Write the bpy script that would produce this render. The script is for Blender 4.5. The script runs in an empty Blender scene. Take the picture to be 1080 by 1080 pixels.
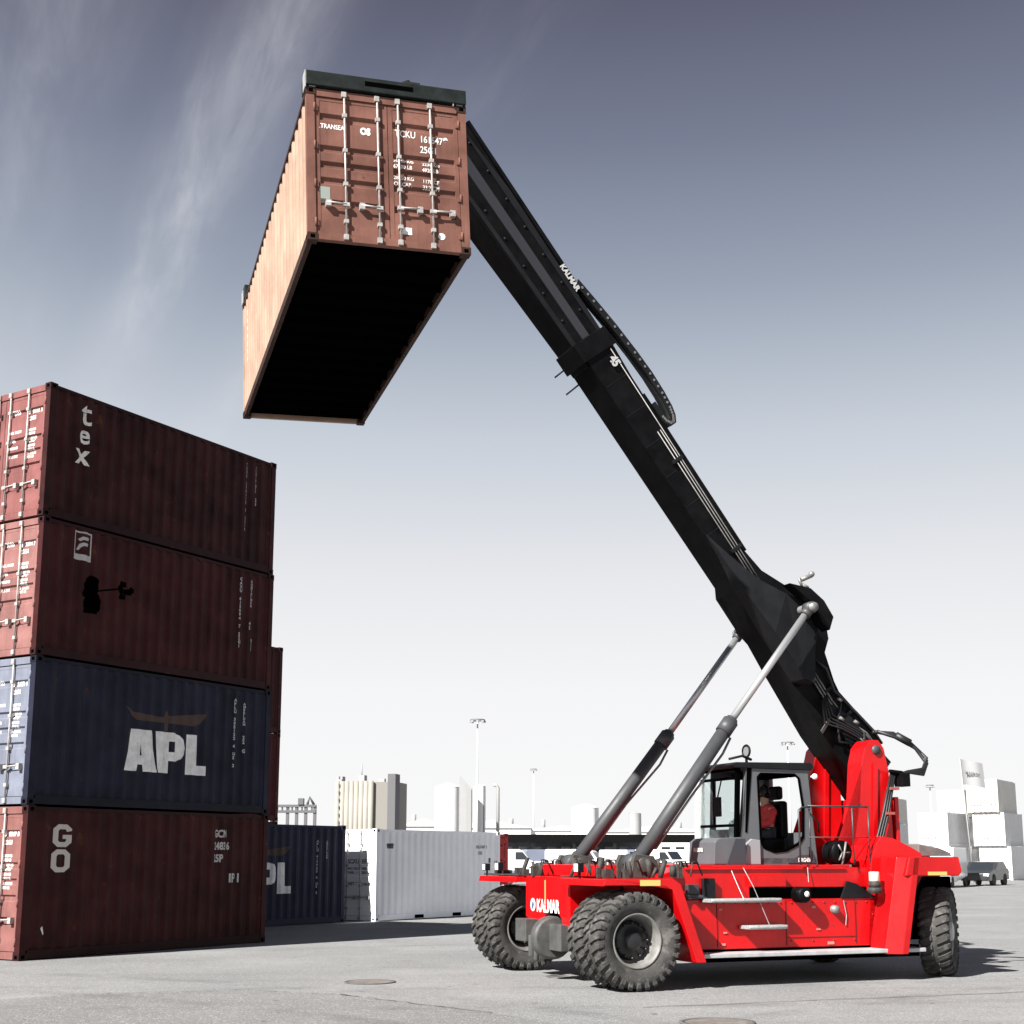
import bpy, bmesh, math, random
from mathutils import Vector, Matrix
random.seed(7)
R = math.radians
sc = bpy.context.scene
COL = sc.collection

# ------------------------------------------------------------------ camera numbers
F, PIT, PY, CAMH = 1431.6, .185, 637.1, 1.691
def at(x, y, Y):
    a = (x-540)/F; b = -(y-PY)/F; c, s = math.cos(PIT), math.sin(PIT)
    r = Vector((a, c-s*b, s+c*b)); t = Y/r.y
    p = r*t; return Vector((p.x, p.y, p.z+CAMH))

# ------------------------------------------------------------------ materials
MATS = {}
def nt(m):
    m.use_nodes = True
    t = m.node_tree; t.nodes.clear(); return t
def mat(name, col, rough=.5, metal=0., coat=0., noise=0., nscale=6., bump=0., bscale=30., rust=0., rustcol=(.09,.035,.015), streak=0., alpha=1., transmission=0., emit=0., spec=.5):
    if name in MATS: return MATS[name]
    m = bpy.data.materials.new(name); t = nt(m); N, L = t.nodes, t.links
    out = N.new('ShaderNodeOutputMaterial'); b = N.new('ShaderNodeBsdfPrincipled')
    L.new(b.outputs[0], out.inputs[0])
    b.inputs['Roughness'].default_value = rough; b.inputs['Metallic'].default_value = metal
    b.inputs['Coat Weight'].default_value = coat; b.inputs['Coat Roughness'].default_value = .18
    b.inputs['Specular IOR Level'].default_value = spec
    if transmission: b.inputs['Transmission Weight'].default_value = transmission
    if emit:
        b.inputs['Emission Color'].default_value = (*col, 1); b.inputs['Emission Strength'].default_value = emit
    tc = N.new('ShaderNodeTexCoord')
    base = None
    def const(c):
        n = N.new('ShaderNodeRGB'); n.outputs[0].default_value = (*c, 1); return n.outputs[0]
    base = const(col)
    def mix(fac, a, c):
        n = N.new('ShaderNodeMix'); n.data_type = 'RGBA'
        L.new(fac, n.inputs[0]); L.new(a, n.inputs[6]); L.new(c, n.inputs[7]); return n.outputs[2]
    def noi(scale, detail=5, vec=None, rough_=.6):
        n = N.new('ShaderNodeTexNoise'); n.inputs['Scale'].default_value = scale; n.inputs['Detail'].default_value = detail; n.inputs['Roughness'].default_value = rough_
        L.new(vec or tc.outputs['Object'], n.inputs['Vector']); return n.outputs['Fac']
    def ramp(v, a, c):
        n = N.new('ShaderNodeMapRange'); n.inputs[1].default_value = a; n.inputs[2].default_value = c; L.new(v, n.inputs[0]); return n.outputs[0]
    if noise:
        f = ramp(noi(nscale, 6), .3, .7)
        dark = tuple(x*(1-noise) for x in col); lite = tuple(min(1, x*(1+noise)+.012*noise) for x in col)
        base = mix(f, const(dark), const(lite))
    if streak:
        mp = N.new('ShaderNodeMapping'); mp.inputs['Scale'].default_value = (9, 9, .35); L.new(tc.outputs['Object'], mp.inputs[0])
        f = ramp(noi(2.2, 6, mp.outputs[0], .7), .5, .75)
        mm = N.new('ShaderNodeMath'); mm.operation = 'MULTIPLY'; mm.inputs[1].default_value = streak; L.new(f, mm.inputs[0])
        base = mix(mm.outputs[0], base, const(tuple(x*.45+.01 for x in col)))
    if rust:
        f1 = ramp(noi(3.1, 9, None, .72), .66-rust*.12, .72-rust*.1)
        base = mix(f1, base, const(rustcol))
    L.new(base, b.inputs['Base Color'])
    if noise:
        r = N.new('ShaderNodeMapRange'); r.inputs[3].default_value = rough-.1; r.inputs[4].default_value = min(1, rough+.15)
        L.new(noi(nscale*2.3, 4), r.inputs[0]); L.new(r.outputs[0], b.inputs['Roughness'])
    if bump:
        bn = N.new('ShaderNodeBump'); bn.inputs['Strength'].default_value = bump; bn.inputs['Distance'].default_value = .02
        L.new(noi(bscale, 5), bn.inputs['Height']); L.new(bn.outputs[0], b.inputs['Normal'])
    MATS[name] = m; return m

def paint(name, col, rust=.5, streak=.5, noise=.22):
    return mat('paint_'+name, col, rough=.55, noise=noise, nscale=1.6, bump=.35, bscale=2.5, rust=rust, streak=streak, spec=.12)

RED = mat('machine_red', (.47,.0008,.0025), rough=.38, coat=.4, noise=.14, nscale=2.2, spec=.25, streak=.45, rust=.10, rustcol=(.16,.02,.015), bump=.15, bscale=1.6)
BLACK = mat('boom_black', (.0022,.0022,.0027), rough=.42, noise=.25, nscale=4, spec=.08)
BLACKM = mat('boom_grey_black', (.0075,.008,.0096), rough=.5, noise=.2, nscale=3, spec=.15)
RUB = mat('rubber', (.052,.050,.048), rough=.85, noise=.4, nscale=5, bump=.4, bscale=60, spec=.2, rust=1.1, rustcol=(.12,.115,.105))
HOSE = mat('hose_rubber', (.01,.01,.011), rough=.5)
CABG = mat('cab_grey', (.090,.094,.102), rough=.42, noise=.08, nscale=4)
CABD = mat('cab_dark_grey', (.035,.037,.045), rough=.5)
CYL = mat('cylinder_grey', (.046,.048,.052), rough=.5, metal=.0, noise=.1, nscale=5)
CHROME = mat('chrome_rod', (.50,.51,.52), rough=.38, metal=.7)
STEEL = mat('bare_steel', (.20,.195,.19), rough=.5, metal=.35, noise=.25, nscale=14)
GALV = mat('galvanised', (.34,.34,.34), rough=.5, metal=.25, noise=.2, nscale=20, rust=.25)
DIRT = mat('greasy_parts', (.026,.024,.021), rough=.7, noise=.5, nscale=20)
DARKGAP = mat('shade_and_trim_black', (.0012,.0012,.0012), rough=1, spec=.0)  # near-black for painted-in shade on undersides and in openings, also for black trim
WHITE = mat('white_lettering', (.70,.69,.66), rough=.6, noise=.25, nscale=22, rust=.5, rustcol=(.22,.12,.10))
LENS = mat('lamp_lens', (.85,.85,.85), rough=.15, coat=.5)
YEL = mat('yellow_plate', (.55,.42,.12), rough=.6)
GLASS = mat('cab_glass', (.8,.9,.88), rough=.02, transmission=1.0)
GLASSD = mat('dark_glass', (.02,.025,.03), rough=.08, coat=.6)

# ------------------------------------------------------------------ mesh collector
class MB:
    def __init__(s): s.bm = bmesh.new()
    def poly(s, vs):
        try: return s.bm.faces.new([s.bm.verts.new(v) for v in vs])
        except Exception: return None
    def box(s, a, b, M=None):
        x0,y0,z0 = a; x1,y1,z1 = b
        v = [Vector(p) for p in ((x0,y0,z0),(x1,y0,z0),(x1,y1,z0),(x0,y1,z0),(x0,y0,z1),(x1,y0,z1),(x1,y1,z1),(x0,y1,z1))]
        if M: v = [M @ p for p in v]
        v = [s.bm.verts.new(p) for p in v]
        for f in ((3,2,1,0),(4,5,6,7),(0,1,5,4),(1,2,6,5),(2,3,7,6),(3,0,4,7)): s.bm.faces.new([v[i] for i in f])
        return s
    def prism(s, pts, lo, hi, ax='y'):
        """closed outline pts extruded between lo and hi along an axis; y: pts=(x,z), x: pts=(y,z), z: pts=(x,y)"""
        def mk(p, t):
            return {'y': (p[0], t, p[1]), 'x': (t, p[0], p[1]), 'z': (p[0], p[1], t)}[ax]
        A = [s.bm.verts.new(mk(p, lo)) for p in pts]; B = [s.bm.verts.new(mk(p, hi)) for p in pts]
        n = len(pts); fs = [s.bm.faces.new(A), s.bm.faces.new(B[::-1])]
        for i in range(n): s.bm.faces.new((A[i], B[i], B[(i+1)%n], A[(i+1)%n]))
        bmesh.ops.triangulate(s.bm, faces=fs)
        return s
    def tube(s, pts, r, seg=8, cap=True, r2=None):
        pts = [Vector(p) for p in pts]; n = len(pts); rings = []
        prev = None
        for i, p in enumerate(pts):
            d = (pts[min(i+1,n-1)] - pts[max(i-1,0)]).normalized()
            ref = prev if prev is not None else (Vector((0,0,1)) if abs(d.z) < .9 else Vector((1,0,0)))
            a = d.cross(ref).normalized(); b = a.cross(d).normalized(); prev = b
            rr = r if r2 is None else r+(r2-r)*i/(n-1)
            rings.append([s.bm.verts.new(p + a*rr*math.cos(2*math.pi*k/seg) + b*rr*math.sin(2*math.pi*k/seg)) for k in range(seg)])
        for i in range(n-1):
            for k in range(seg):
                f = s.bm.faces.new((rings[i][k], rings[i][(k+1)%seg], rings[i+1][(k+1)%seg], rings[i+1][k])); f.smooth = seg > 5
        if cap: s.bm.faces.new(rings[0][::-1]); s.bm.faces.new(rings[-1])
        return s
    def lathe(s, prof, c=(0,0,0), ax='y', seg=32, smooth=True):
        """prof = list of (t along axis, radius)"""
        rings = []
        for t, r in prof:
            ring = []
            for k in range(seg):
                a = 2*math.pi*k/seg; x, y = r*math.cos(a), r*math.sin(a)
                v = {'y': (x, t, y), 'z': (x, y, t), 'x': (t, x, y)}[ax]
                ring.append(s.bm.verts.new(Vector(v)+Vector(c)))
            rings.append(ring)
        for i in range(len(rings)-1):
            for k in range(seg):
                f = s.bm.faces.new((rings[i][k], rings[i][(k+1)%seg], rings[i+1][(k+1)%seg], rings[i+1][k])); f.smooth = smooth
        return s
    def ball(s, c, r, seg=10, sq=(1,1,1)):
        n = seg//2
        return s.lathe([(-r*sq[2]*math.cos(math.pi*i/n), max(1e-4, r*math.sin(math.pi*i/n))) for i in range(n+1)], c, 'z', seg)
    def split(s, name, m, parent=None, bevel=0):
        """each loose piece becomes a part of its own"""
        bm = s.bm; bm.verts.ensure_lookup_table(); seen = set(); out = []
        for v in bm.verts:
            if v in seen: continue
            isl = []; st = [v]; seen.add(v)
            while st:
                q = st.pop(); isl.append(q)
                for e_ in q.link_edges:
                    o_ = e_.other_vert(q)
                    if o_ not in seen: seen.add(o_); st.append(o_)
            nb = MB(); mp = {q: nb.bm.verts.new(q.co) for q in isl}
            for f in {f for q in isl for f in q.link_faces}:
                g_ = nb.bm.faces.new([mp[q] for q in f.verts]); g_.smooth = f.smooth
            out.append(nb.build(name, m, parent, bevel=bevel))
        bm.free(); return out
    def build(s, name, m, parent=None, loc=None, bevel=0, M=None):
        bm = s.bm
        if M: bm.transform(M)
        bmesh.ops.recalc_face_normals(bm, faces=bm.faces[:])
        me = bpy.data.meshes.new(name); bm.to_mesh(me); bm.free()
        o = bpy.data.objects.new(name, me); COL.objects.link(o)
        if m:
            for q in (m if isinstance(m, (list, tuple)) else [m]): me.materials.append(q)
        if parent: o.parent = parent
        if loc: o.location = loc
        if bevel:
            bv = o.modifiers.new('bevel', 'BEVEL'); bv.width = bevel; bv.segments = 2; bv.limit_method = 'ANGLE'; bv.angle_limit = R(35)
        return o
def empty(name, loc=(0,0,0), rot=(0,0,0)):
    o = bpy.data.objects.new(name, None); COL.objects.link(o); o.location = loc; o.rotation_euler = rot
    o.empty_display_size = .3
    return o
def tag(o, label=None, cat=None, group=None, kind=None):
    if label: o['label'] = label
    if cat: o['category'] = cat
    if group: o['group'] = group
    if kind: o['kind'] = kind
    return o
def copy_tree(o, parent=None):
    c = o.copy(); COL.objects.link(c)
    if parent: c.parent = parent
    for ch in list(o.children): copy_tree(ch, c)
    return c
_dg = None
def text_bm(s, size, weight=0., spacing=1., align='LEFT', res=3):
    cu = bpy.data.curves.new('txt', 'FONT'); cu.body = s; cu.size = size; cu.offset = weight; cu.resolution_u = res
    cu.space_character = spacing; cu.align_x = align; cu.fill_mode = 'FRONT'
    o = bpy.data.objects.new('txt', cu); COL.objects.link(o)
    bpy.context.view_layer.update()
    me = bpy.data.meshes.new_from_object(o.evaluated_get(bpy.context.evaluated_depsgraph_get()))
    bm = bmesh.new(); bm.from_mesh(me)
    bpy.data.objects.remove(o); bpy.data.curves.remove(cu); bpy.data.meshes.remove(me)
    return bm
def letters(parts, name, m, parent, M, t=.004, fold=None, breaks=None, label=None, foldy=None):
    """parts = list of (text or polygon list, x, y, size, weight, xscale); laid flat in x,y then sent by M.  fold(x)->inward depth"""
    mb = MB()
    for it in parts:
        if isinstance(it[0], str):
            s, x, y, size, w = it[:5]; xs = it[5] if len(it) > 5 else 1; rot = it[6] if len(it) > 6 else 0
            b = text_bm(s, size, w)
            b.transform(Matrix.Translation((x, y, 0)) @ Matrix.Rotation(rot, 4, 'Z') @ Matrix.Diagonal((xs, 1, 1, 1)))
            me = bpy.data.meshes.new('t'); b.to_mesh(me); b.free(); mb.bm.from_mesh(me); bpy.data.meshes.remove(me)
        else:
            for poly in it[0]:
                f = mb.poly([(px+it[1], py+it[2], 0) for px, py in poly])
                if f: bmesh.ops.triangulate(mb.bm, faces=[f])
    if breaks:
        xs = [v.co.x for v in mb.bm.verts]; lo, hi = min(xs), max(xs)
        for k in breaks:
            if lo < k < hi:
                bmesh.ops.bisect_plane(mb.bm, geom=mb.bm.verts[:]+mb.bm.edges[:]+mb.bm.faces[:], plane_co=(k,0,0), plane_no=(1,0,0))
    if foldy:
        for k, _ in foldy:
            bmesh.ops.bisect_plane(mb.bm, geom=mb.bm.verts[:]+mb.bm.edges[:]+mb.bm.faces[:], plane_co=(0,k,0), plane_no=(0,1,0))
        fy = interp(foldy)
        for v in mb.bm.verts: v.co.z = t - fy(v.co.y)
    else:
        for v in mb.bm.verts: v.co.z = t - (fold(v.co.x) if fold else 0)
    bm = mb.bm; bm.transform(M)
    me = bpy.data.meshes.new(name); bm.to_mesh(me); bm.free()
    o = bpy.data.objects.new(name, me); COL.objects.link(o); me.materials.append(m); o.parent = parent
    if label: o['label'] = label
    return o

# ------------------------------------------------------------------ world, sun, camera
SUN_AZ, SUN_EL = R(229), R(40)          # direction towards the sun, from +X counter-clockwise
EXPO = 1.45
w = bpy.data.worlds.new('World'); sc.world = w; w.use_nodes = True
t = w.node_tree; t.nodes.clear(); N, L = t.nodes, t.links
wo = N.new('ShaderNodeOutputWorld'); bg = N.new('ShaderNodeBackground'); L.new(bg.outputs[0], wo.inputs[0])
tc = N.new('ShaderNodeTexCoord'); sep = N.new('ShaderNodeSeparateXYZ'); L.new(tc.outputs['Generated'], sep.inputs[0])
rp = N.new('ShaderNodeValToRGB'); L.new(sep.outputs['Z'], rp.inputs[0])
stops = [(0,(1.0,1.0,1.0)),(.12,(.95,.95,.965)),(.20,(.84,.845,.875)),(.30,(.60,.65,.725)),(.40,(.335,.385,.478)),(.49,(.19,.213,.298)),(.57,(.112,.116,.175)),(.75,(.05,.058,.10)),(1,(.03,.036,.07))]
cr = rp.color_ramp
while len(cr.elements) < len(stops): cr.elements.new(.5)
for e, (p, c) in zip(cr.elements, stops): e.position = p; e.color = (*c, 1)
# cirrus: streaks on a flat layer overhead (direction / height)
dv = N.new('ShaderNodeVectorMath'); dv.operation = 'DIVIDE'
mx = N.new('ShaderNodeMath'); mx.operation = 'MAXIMUM'; mx.inputs[1].default_value = .08; L.new(sep.outputs['Z'], mx.inputs[0])
cx = N.new('ShaderNodeCombineXYZ'); [L.new(mx.outputs[0], cx.inputs[i]) for i in range(3)]
L.new(tc.outputs['Generated'], dv.inputs[0]); L.new(cx.outputs[0], dv.inputs[1])
def cloud(rotdeg, sc_, loc, nscale, lo, hi):
    mp = N.new('ShaderNodeMapping'); mp.vector_type = 'TEXTURE'
    mp.inputs['Rotation'].default_value = (0,0,R(rotdeg)); mp.inputs['Scale'].default_value = sc_; mp.inputs['Location'].default_value = loc
    L.new(dv.outputs[0], mp.inputs[0])
    n = N.new('ShaderNodeTexNoise'); n.inputs['Scale'].default_value = nscale; n.inputs['Detail'].default_value = 8; n.inputs['Roughness'].default_value = .58; n.inputs['Distortion'].default_value = .35
    L.new(mp.outputs[0], n.inputs['Vector'])
    r = N.new('ShaderNodeMapRange'); r.interpolation_type = 'SMOOTHSTEP'; r.inputs[1].default_value = lo; r.inputs[2].default_value = hi; L.new(n.outputs['Fac'], r.inputs[0]); return r.outputs[0]
c1 = cloud(115, (2.6,.45,1), (.3,.1,0), 1.5, .34, .66)
c0 = cloud(118, (1.6,.75,1), (2.1,.4,0), 1.1, .34, .62)
c2 = cloud(109, (.8,.13,1), (1.3,.7,0), 2.4, .36, .70)
def mth(op, a, b=None, c=None, clamp=False):
    n = N.new('ShaderNodeMath'); n.operation = op; n.use_clamp = clamp
    for i, q in enumerate((a, b, c)):
        if q is None: continue
        if isinstance(q, (int, float)): n.inputs[i].default_value = q
        else: L.new(q, n.inputs[i])
    return n.outputs[0]
sd2 = N.new('ShaderNodeSeparateXYZ'); L.new(dv.outputs[0], sd2.inputs[0])
pp = mth('ADD', mth('MULTIPLY_ADD', sd2.outputs['X'], .91, -.357), mth('MULTIPLY', sd2.outputs['Y'], .416))
def band(c, w, g):
    n = N.new('ShaderNodeMapRange'); n.interpolation_type = 'SMOOTHSTEP'; n.inputs[1].default_value = w; n.inputs[2].default_value = 0; n.inputs[4].default_value = g
    L.new(mth('ABSOLUTE', mth('SUBTRACT', pp, c)), n.inputs[0]); return n.outputs[0]
bands = mth('MAXIMUM', mth('MAXIMUM', band(0, .13, 1.), band(.27, .10, .5)), band(-.25, .22, .55))
bands = mth('MAXIMUM', bands, band(-.7, .5, .5))
wisp = mth('ADD', mth('MULTIPLY', c1, c2), mth('MULTIPLY_ADD', c0, .55, mth('MULTIPLY', c1, .4)))
north = N.new('ShaderNodeMapRange'); north.inputs[1].default_value = 0; north.inputs[2].default_value = .3; L.new(sep.outputs['Y'], north.inputs[0])
m4v = mth('MULTIPLY', mth('MULTIPLY', mth('MULTIPLY', wisp, bands), north.outputs[0]), .42, clamp=True)
mc = N.new('ShaderNodeMix'); mc.data_type = 'RGBA'; L.new(m4v, mc.inputs[0]); L.new(rp.outputs[0], mc.inputs[6]); mc.inputs[7].default_value = (.72,.73,.78,1)
sky = N.new('ShaderNodeTexSky'); sky.sky_type = 'NISHITA'; sky.sun_disc = False; sky.sun_elevation = SUN_EL; sky.sun_rotation = R(90)-SUN_AZ; sky.air_density = .8; sky.dust_density = 2
hs = N.new('ShaderNodeHueSaturation'); hs.inputs['Saturation'].default_value = .35; hs.inputs['Value'].default_value = .06; L.new(sky.outputs[0], hs.inputs['Color'])
sv = N.new('ShaderNodeMix'); sv.data_type = 'RGBA'; sv.inputs[0].default_value = .95; L.new(hs.outputs[0], sv.inputs[6]); L.new(mc.outputs[2], sv.inputs[7])
L.new(sv.outputs[2], bg.inputs[0]); bg.inputs[1].default_value = 1.0/2**EXPO

sd = bpy.data.lights.new('sun', 'SUN'); sd.energy = 4.6; sd.angle = R(.5); sd.color = (1,.965,.92)
so = bpy.data.objects.new('sun', sd); COL.objects.link(so)
sdir = Vector((math.cos(SUN_AZ)*math.cos(SUN_EL), math.sin(SUN_AZ)*math.cos(SUN_EL), math.sin(SUN_EL)))
so.rotation_euler = sdir.to_track_quat('Z', 'Y').to_euler(); so.location = sdir*60

cd = bpy.data.cameras.new('camera'); co = bpy.data.objects.new('camera', cd); COL.objects.link(co); sc.camera = co
co.location = (0,0,CAMH); co.rotation_euler = (R(90)+PIT, 0, 0)
cd.sensor_width = 36; cd.lens = F/1080*36; cd.shift_y = (PY-540)/1080; cd.clip_start = .1; cd.clip_end = 6000
sc.view_settings.view_transform = 'Standard'; sc.view_settings.look = 'None'; sc.view_settings.exposure = EXPO; sc.view_settings.gamma = 1

# ------------------------------------------------------------------ ground
def ground_mat(name, a, b, coarse):
    m = bpy.data.materials.new(name); t = nt(m); N, L = t.nodes, t.links
    out = N.new('ShaderNodeOutputMaterial'); p = N.new('ShaderNodeBsdfPrincipled'); L.new(p.outputs[0], out.inputs[0])
    tc = N.new('ShaderNodeTexCoord')
    def noi(s, d=4, r=.6):
        n = N.new('ShaderNodeTexNoise'); n.inputs['Scale'].default_value = s; n.inputs['Detail'].default_value = d; n.inputs['Roughness'].default_value = r; L.new(tc.outputs['Object'], n.inputs['Vector']); return n.outputs['Fac']
    def mixc(f, c0, c1):
        n = N.new('ShaderNodeMix'); n.data_type = 'RGBA'; L.new(f, n.inputs[0])
        for i, c in ((6,c0),(7,c1)):
            if isinstance(c, tuple): n.inputs[i].default_value = (*c,1)
            else: L.new(c, n.inputs[i])
        return n.outputs[2]
    def mr(v, lo, hi, o0=0, o1=1):
        n = N.new('ShaderNodeMapRange'); n.inputs[1].default_value = lo; n.inputs[2].default_value = hi; n.inputs[3].default_value = o0; n.inputs[4].default_value = o1; L.new(v, n.inputs[0]); return n.outputs[0]
    c = mixc(mr(noi(.35, 6), .35, .65), a, b)
    vo = N.new('ShaderNodeTexVoronoi'); vo.inputs['Scale'].default_value = coarse; L.new(tc.outputs['Object'], vo.inputs['Vector'])
    sepc = N.new('ShaderNodeSeparateColor'); L.new(vo.outputs['Color'], sepc.inputs[0])
    c = mixc(mr(sepc.outputs[0], 0, 1, 0, .5), c, tuple(x*.45 for x in a))
    c = mixc(mr(sepc.outputs[1], .86, 1, 0, .5), c, (.55,.54,.52))
    c = mixc(mr(noi(1.3, 8, .7), .60, .72, 0, .5), c, tuple(x*.45 for x in a))
    c = mixc(mr(noi(.22, 7, .65), .52, .66, 0, .35), c, tuple(x*1.45 for x in a))
    c = mixc(mr(noi(5.5, 3, .5), .68, .72, 0, .6), c, (.05,.048,.045))          # worn dark stains
    mp = N.new('ShaderNodeMapping'); mp.inputs['Rotation'].default_value = (0,0,R(20)); mp.inputs['Scale'].default_value = (.12,2.2,1); L.new(tc.outputs['Object'], mp.inputs[0])
    n2 = N.new('ShaderNodeTexNoise'); n2.inputs['Scale'].default_value = 1; n2.inputs['Detail'].default_value = 6; L.new(mp.outputs[0], n2.inputs['Vector'])
    c = mixc(mr(n2.outputs['Fac'], .55, .75, 0, .22), c, tuple(x*.5 for x in a))       # tyre-worn lanes
    sp = N.new('ShaderNodeSeparateXYZ'); L.new(tc.outputs['Object'], sp.inputs[0])
    def M2(op, a_, b_=None, c_=None):
        n = N.new('ShaderNodeMath'); n.operation = op
        for i, q in enumerate((a_, b_, c_)):
            if q is None: continue
            if isinstance(q, (int, float)): n.inputs[i].default_value = q
            else: L.new(q, n.inputs[i])
        return n.outputs[0]
    wear = mr(noi(.9, 5, .65), .40, .62, 0, 1)
    for (ax_, ay_, rad) in ((-14,2,17.9),(-14,2,20.1),(22,-3,24.2),(22,-3,26.6),(-3,60,41.5),(-3,60,43.9)):   # scuffed tyre tracks
        d_ = M2('SQRT', M2('ADD', M2('POWER', M2('ABSOLUTE', M2('SUBTRACT', sp.outputs['X'], ax_)), 2), M2('POWER', M2('ABSOLUTE', M2('SUBTRACT', sp.outputs['Y'], ay_)), 2)))
        bnd = mr(M2('ABSOLUTE', M2('SUBTRACT', d_, rad)), .26, .12, 0, .34)
        c = mixc(M2('MULTIPLY', bnd, wear), c, tuple(x*.42 for x in a))
    L.new(c, p.inputs['Base Color']); p.inputs['Roughness'].default_value = .9; p.inputs['Specular IOR Level'].default_value = .2
    bn = N.new('ShaderNodeBump'); bn.inputs['Strength'].default_value = .6; bn.inputs['Distance'].default_value = .008
    L.new(vo.outputs['Distance'], bn.inputs['Height']); L.new(bn.outputs[0], p.inputs['Normal'])
    return m
g = MB(); g.poly([(-1500,-300,0),(1500,-300,0),(1500,3000,0),(-1500,3000,0)])
tag(g.build('ground', ground_mat('asphalt', (.205,.207,.208), (.258,.259,.258), 70)), kind='structure')
g = MB()
outline = [(-5.6,17.6),(-3.6,18.3),(-2.2,17.7),(-.2,15.6),(.8,14.2),(-1.5,12.5),(-6,13.5),(-8,15.6)]
g.poly([(x,y,.004) for x,y in outline])
tag(g.build('pavement', ground_mat('asphalt_repair', (.175,.174,.172), (.215,.214,.210), 55)), kind='structure')
g = MB()
for a, b in ((( -5.6,17.62),(-3.6,18.32)),((-3.6,18.32),(-2.2,17.72)),((-2.2,17.72),(-.2,15.62)),((1.5,16.2),(9,18.9)),((-4.5,26.2),(6,31))):
    a, b = Vector((*a,.008)), Vector((*b,.008)); n = 24; d = (b-a); s = d.cross(Vector((0,0,1))).normalized()
    pts = [a+d*i/n + s*random.uniform(-.035,.035) for i in range(n+1)]
    for i in range(n): 
        w0, w1 = random.uniform(.006,.02), random.uniform(.006,.02)
        g.poly([pts[i]-s*w0, pts[i+1]-s*w1, pts[i+1]+s*w1, pts[i]+s*w0])
tag(g.build('road_marking', mat('tar_seam', (.09,.088,.085), rough=.8)), kind='structure')

def manhole(loc, r, label):
    e = tag(empty('manhole_cover', loc), label, 'manhole cover', 'manhole covers in the yard')
    m = MB(); m.lathe([(0.006,r*1.0),(.012,r),(.012,r*.86),(.006,r*.86)], ax='z', seg=40); m.build('frame', mat('cast_frame', (.10,.095,.09), rough=.7, noise=.3), e)
    m = MB(); m.lathe([(.009,r*.85),(.010,r*.6),(.010,.001)], ax='z', seg=40)
    for i in range(-4,5):
        hw = math.sqrt(max(0,(r*.78)**2-(i*r*.17)**2))
        m.box((-hw,i*r*.17-.012,.009),(hw,i*r*.17+.012,.016))
    m.build('lid', mat('cast_lid', (.14,.125,.115), rough=.7, noise=.3), e)
manhole((-1.97,19.44,0), .36, 'round cast iron manhole cover in the asphalt between the containers and the red machine')
manhole((2.14,14.72,0), .40, 'round rusty manhole cover at the bottom edge of the photo, nearest the camera')

# ------------------------------------------------------------------ containers
PITCH_K = (.072,.068,.07,.068)
def corr_profile(L0, L1, depth, k=1.):
    """breakpoints (y, inward) of the trapezoid corrugation between L0 and L1"""
    p = sum(PITCH_K)*k; n = max(3, int((L1-L0)/p)); p = (L1-L0)/n; f = p/sum(PITCH_K); out = [(L0,0)]
    y = L0
    for i in range(n):
        y0 = y
        out.append((y+PITCH_K[0]*f*.5,0)); out.append((y+(PITCH_K[0]*.5+PITCH_K[1])*f,depth))
        out.append((y+(PITCH_K[0]*.5+PITCH_K[1]+PITCH_K[2])*f,depth)); out.append((y+(p-PITCH_K[0]*.5*f),0))
        y = y0+p
    out.append((L1,0)); return out
def interp(prof):
    def fn(x):
        for (a, u), (b, v) in zip(prof, prof[1:]):
            if a <= x <= b: return u+(v-u)*(x-a)/(b-a) if b > a else u
        return 0
    return fn
BARS = mat('lock_rod_galvanised', (.38,.36,.34), rough=.5, metal=.3, noise=.25, nscale=15)
DOORP = {}
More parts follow.
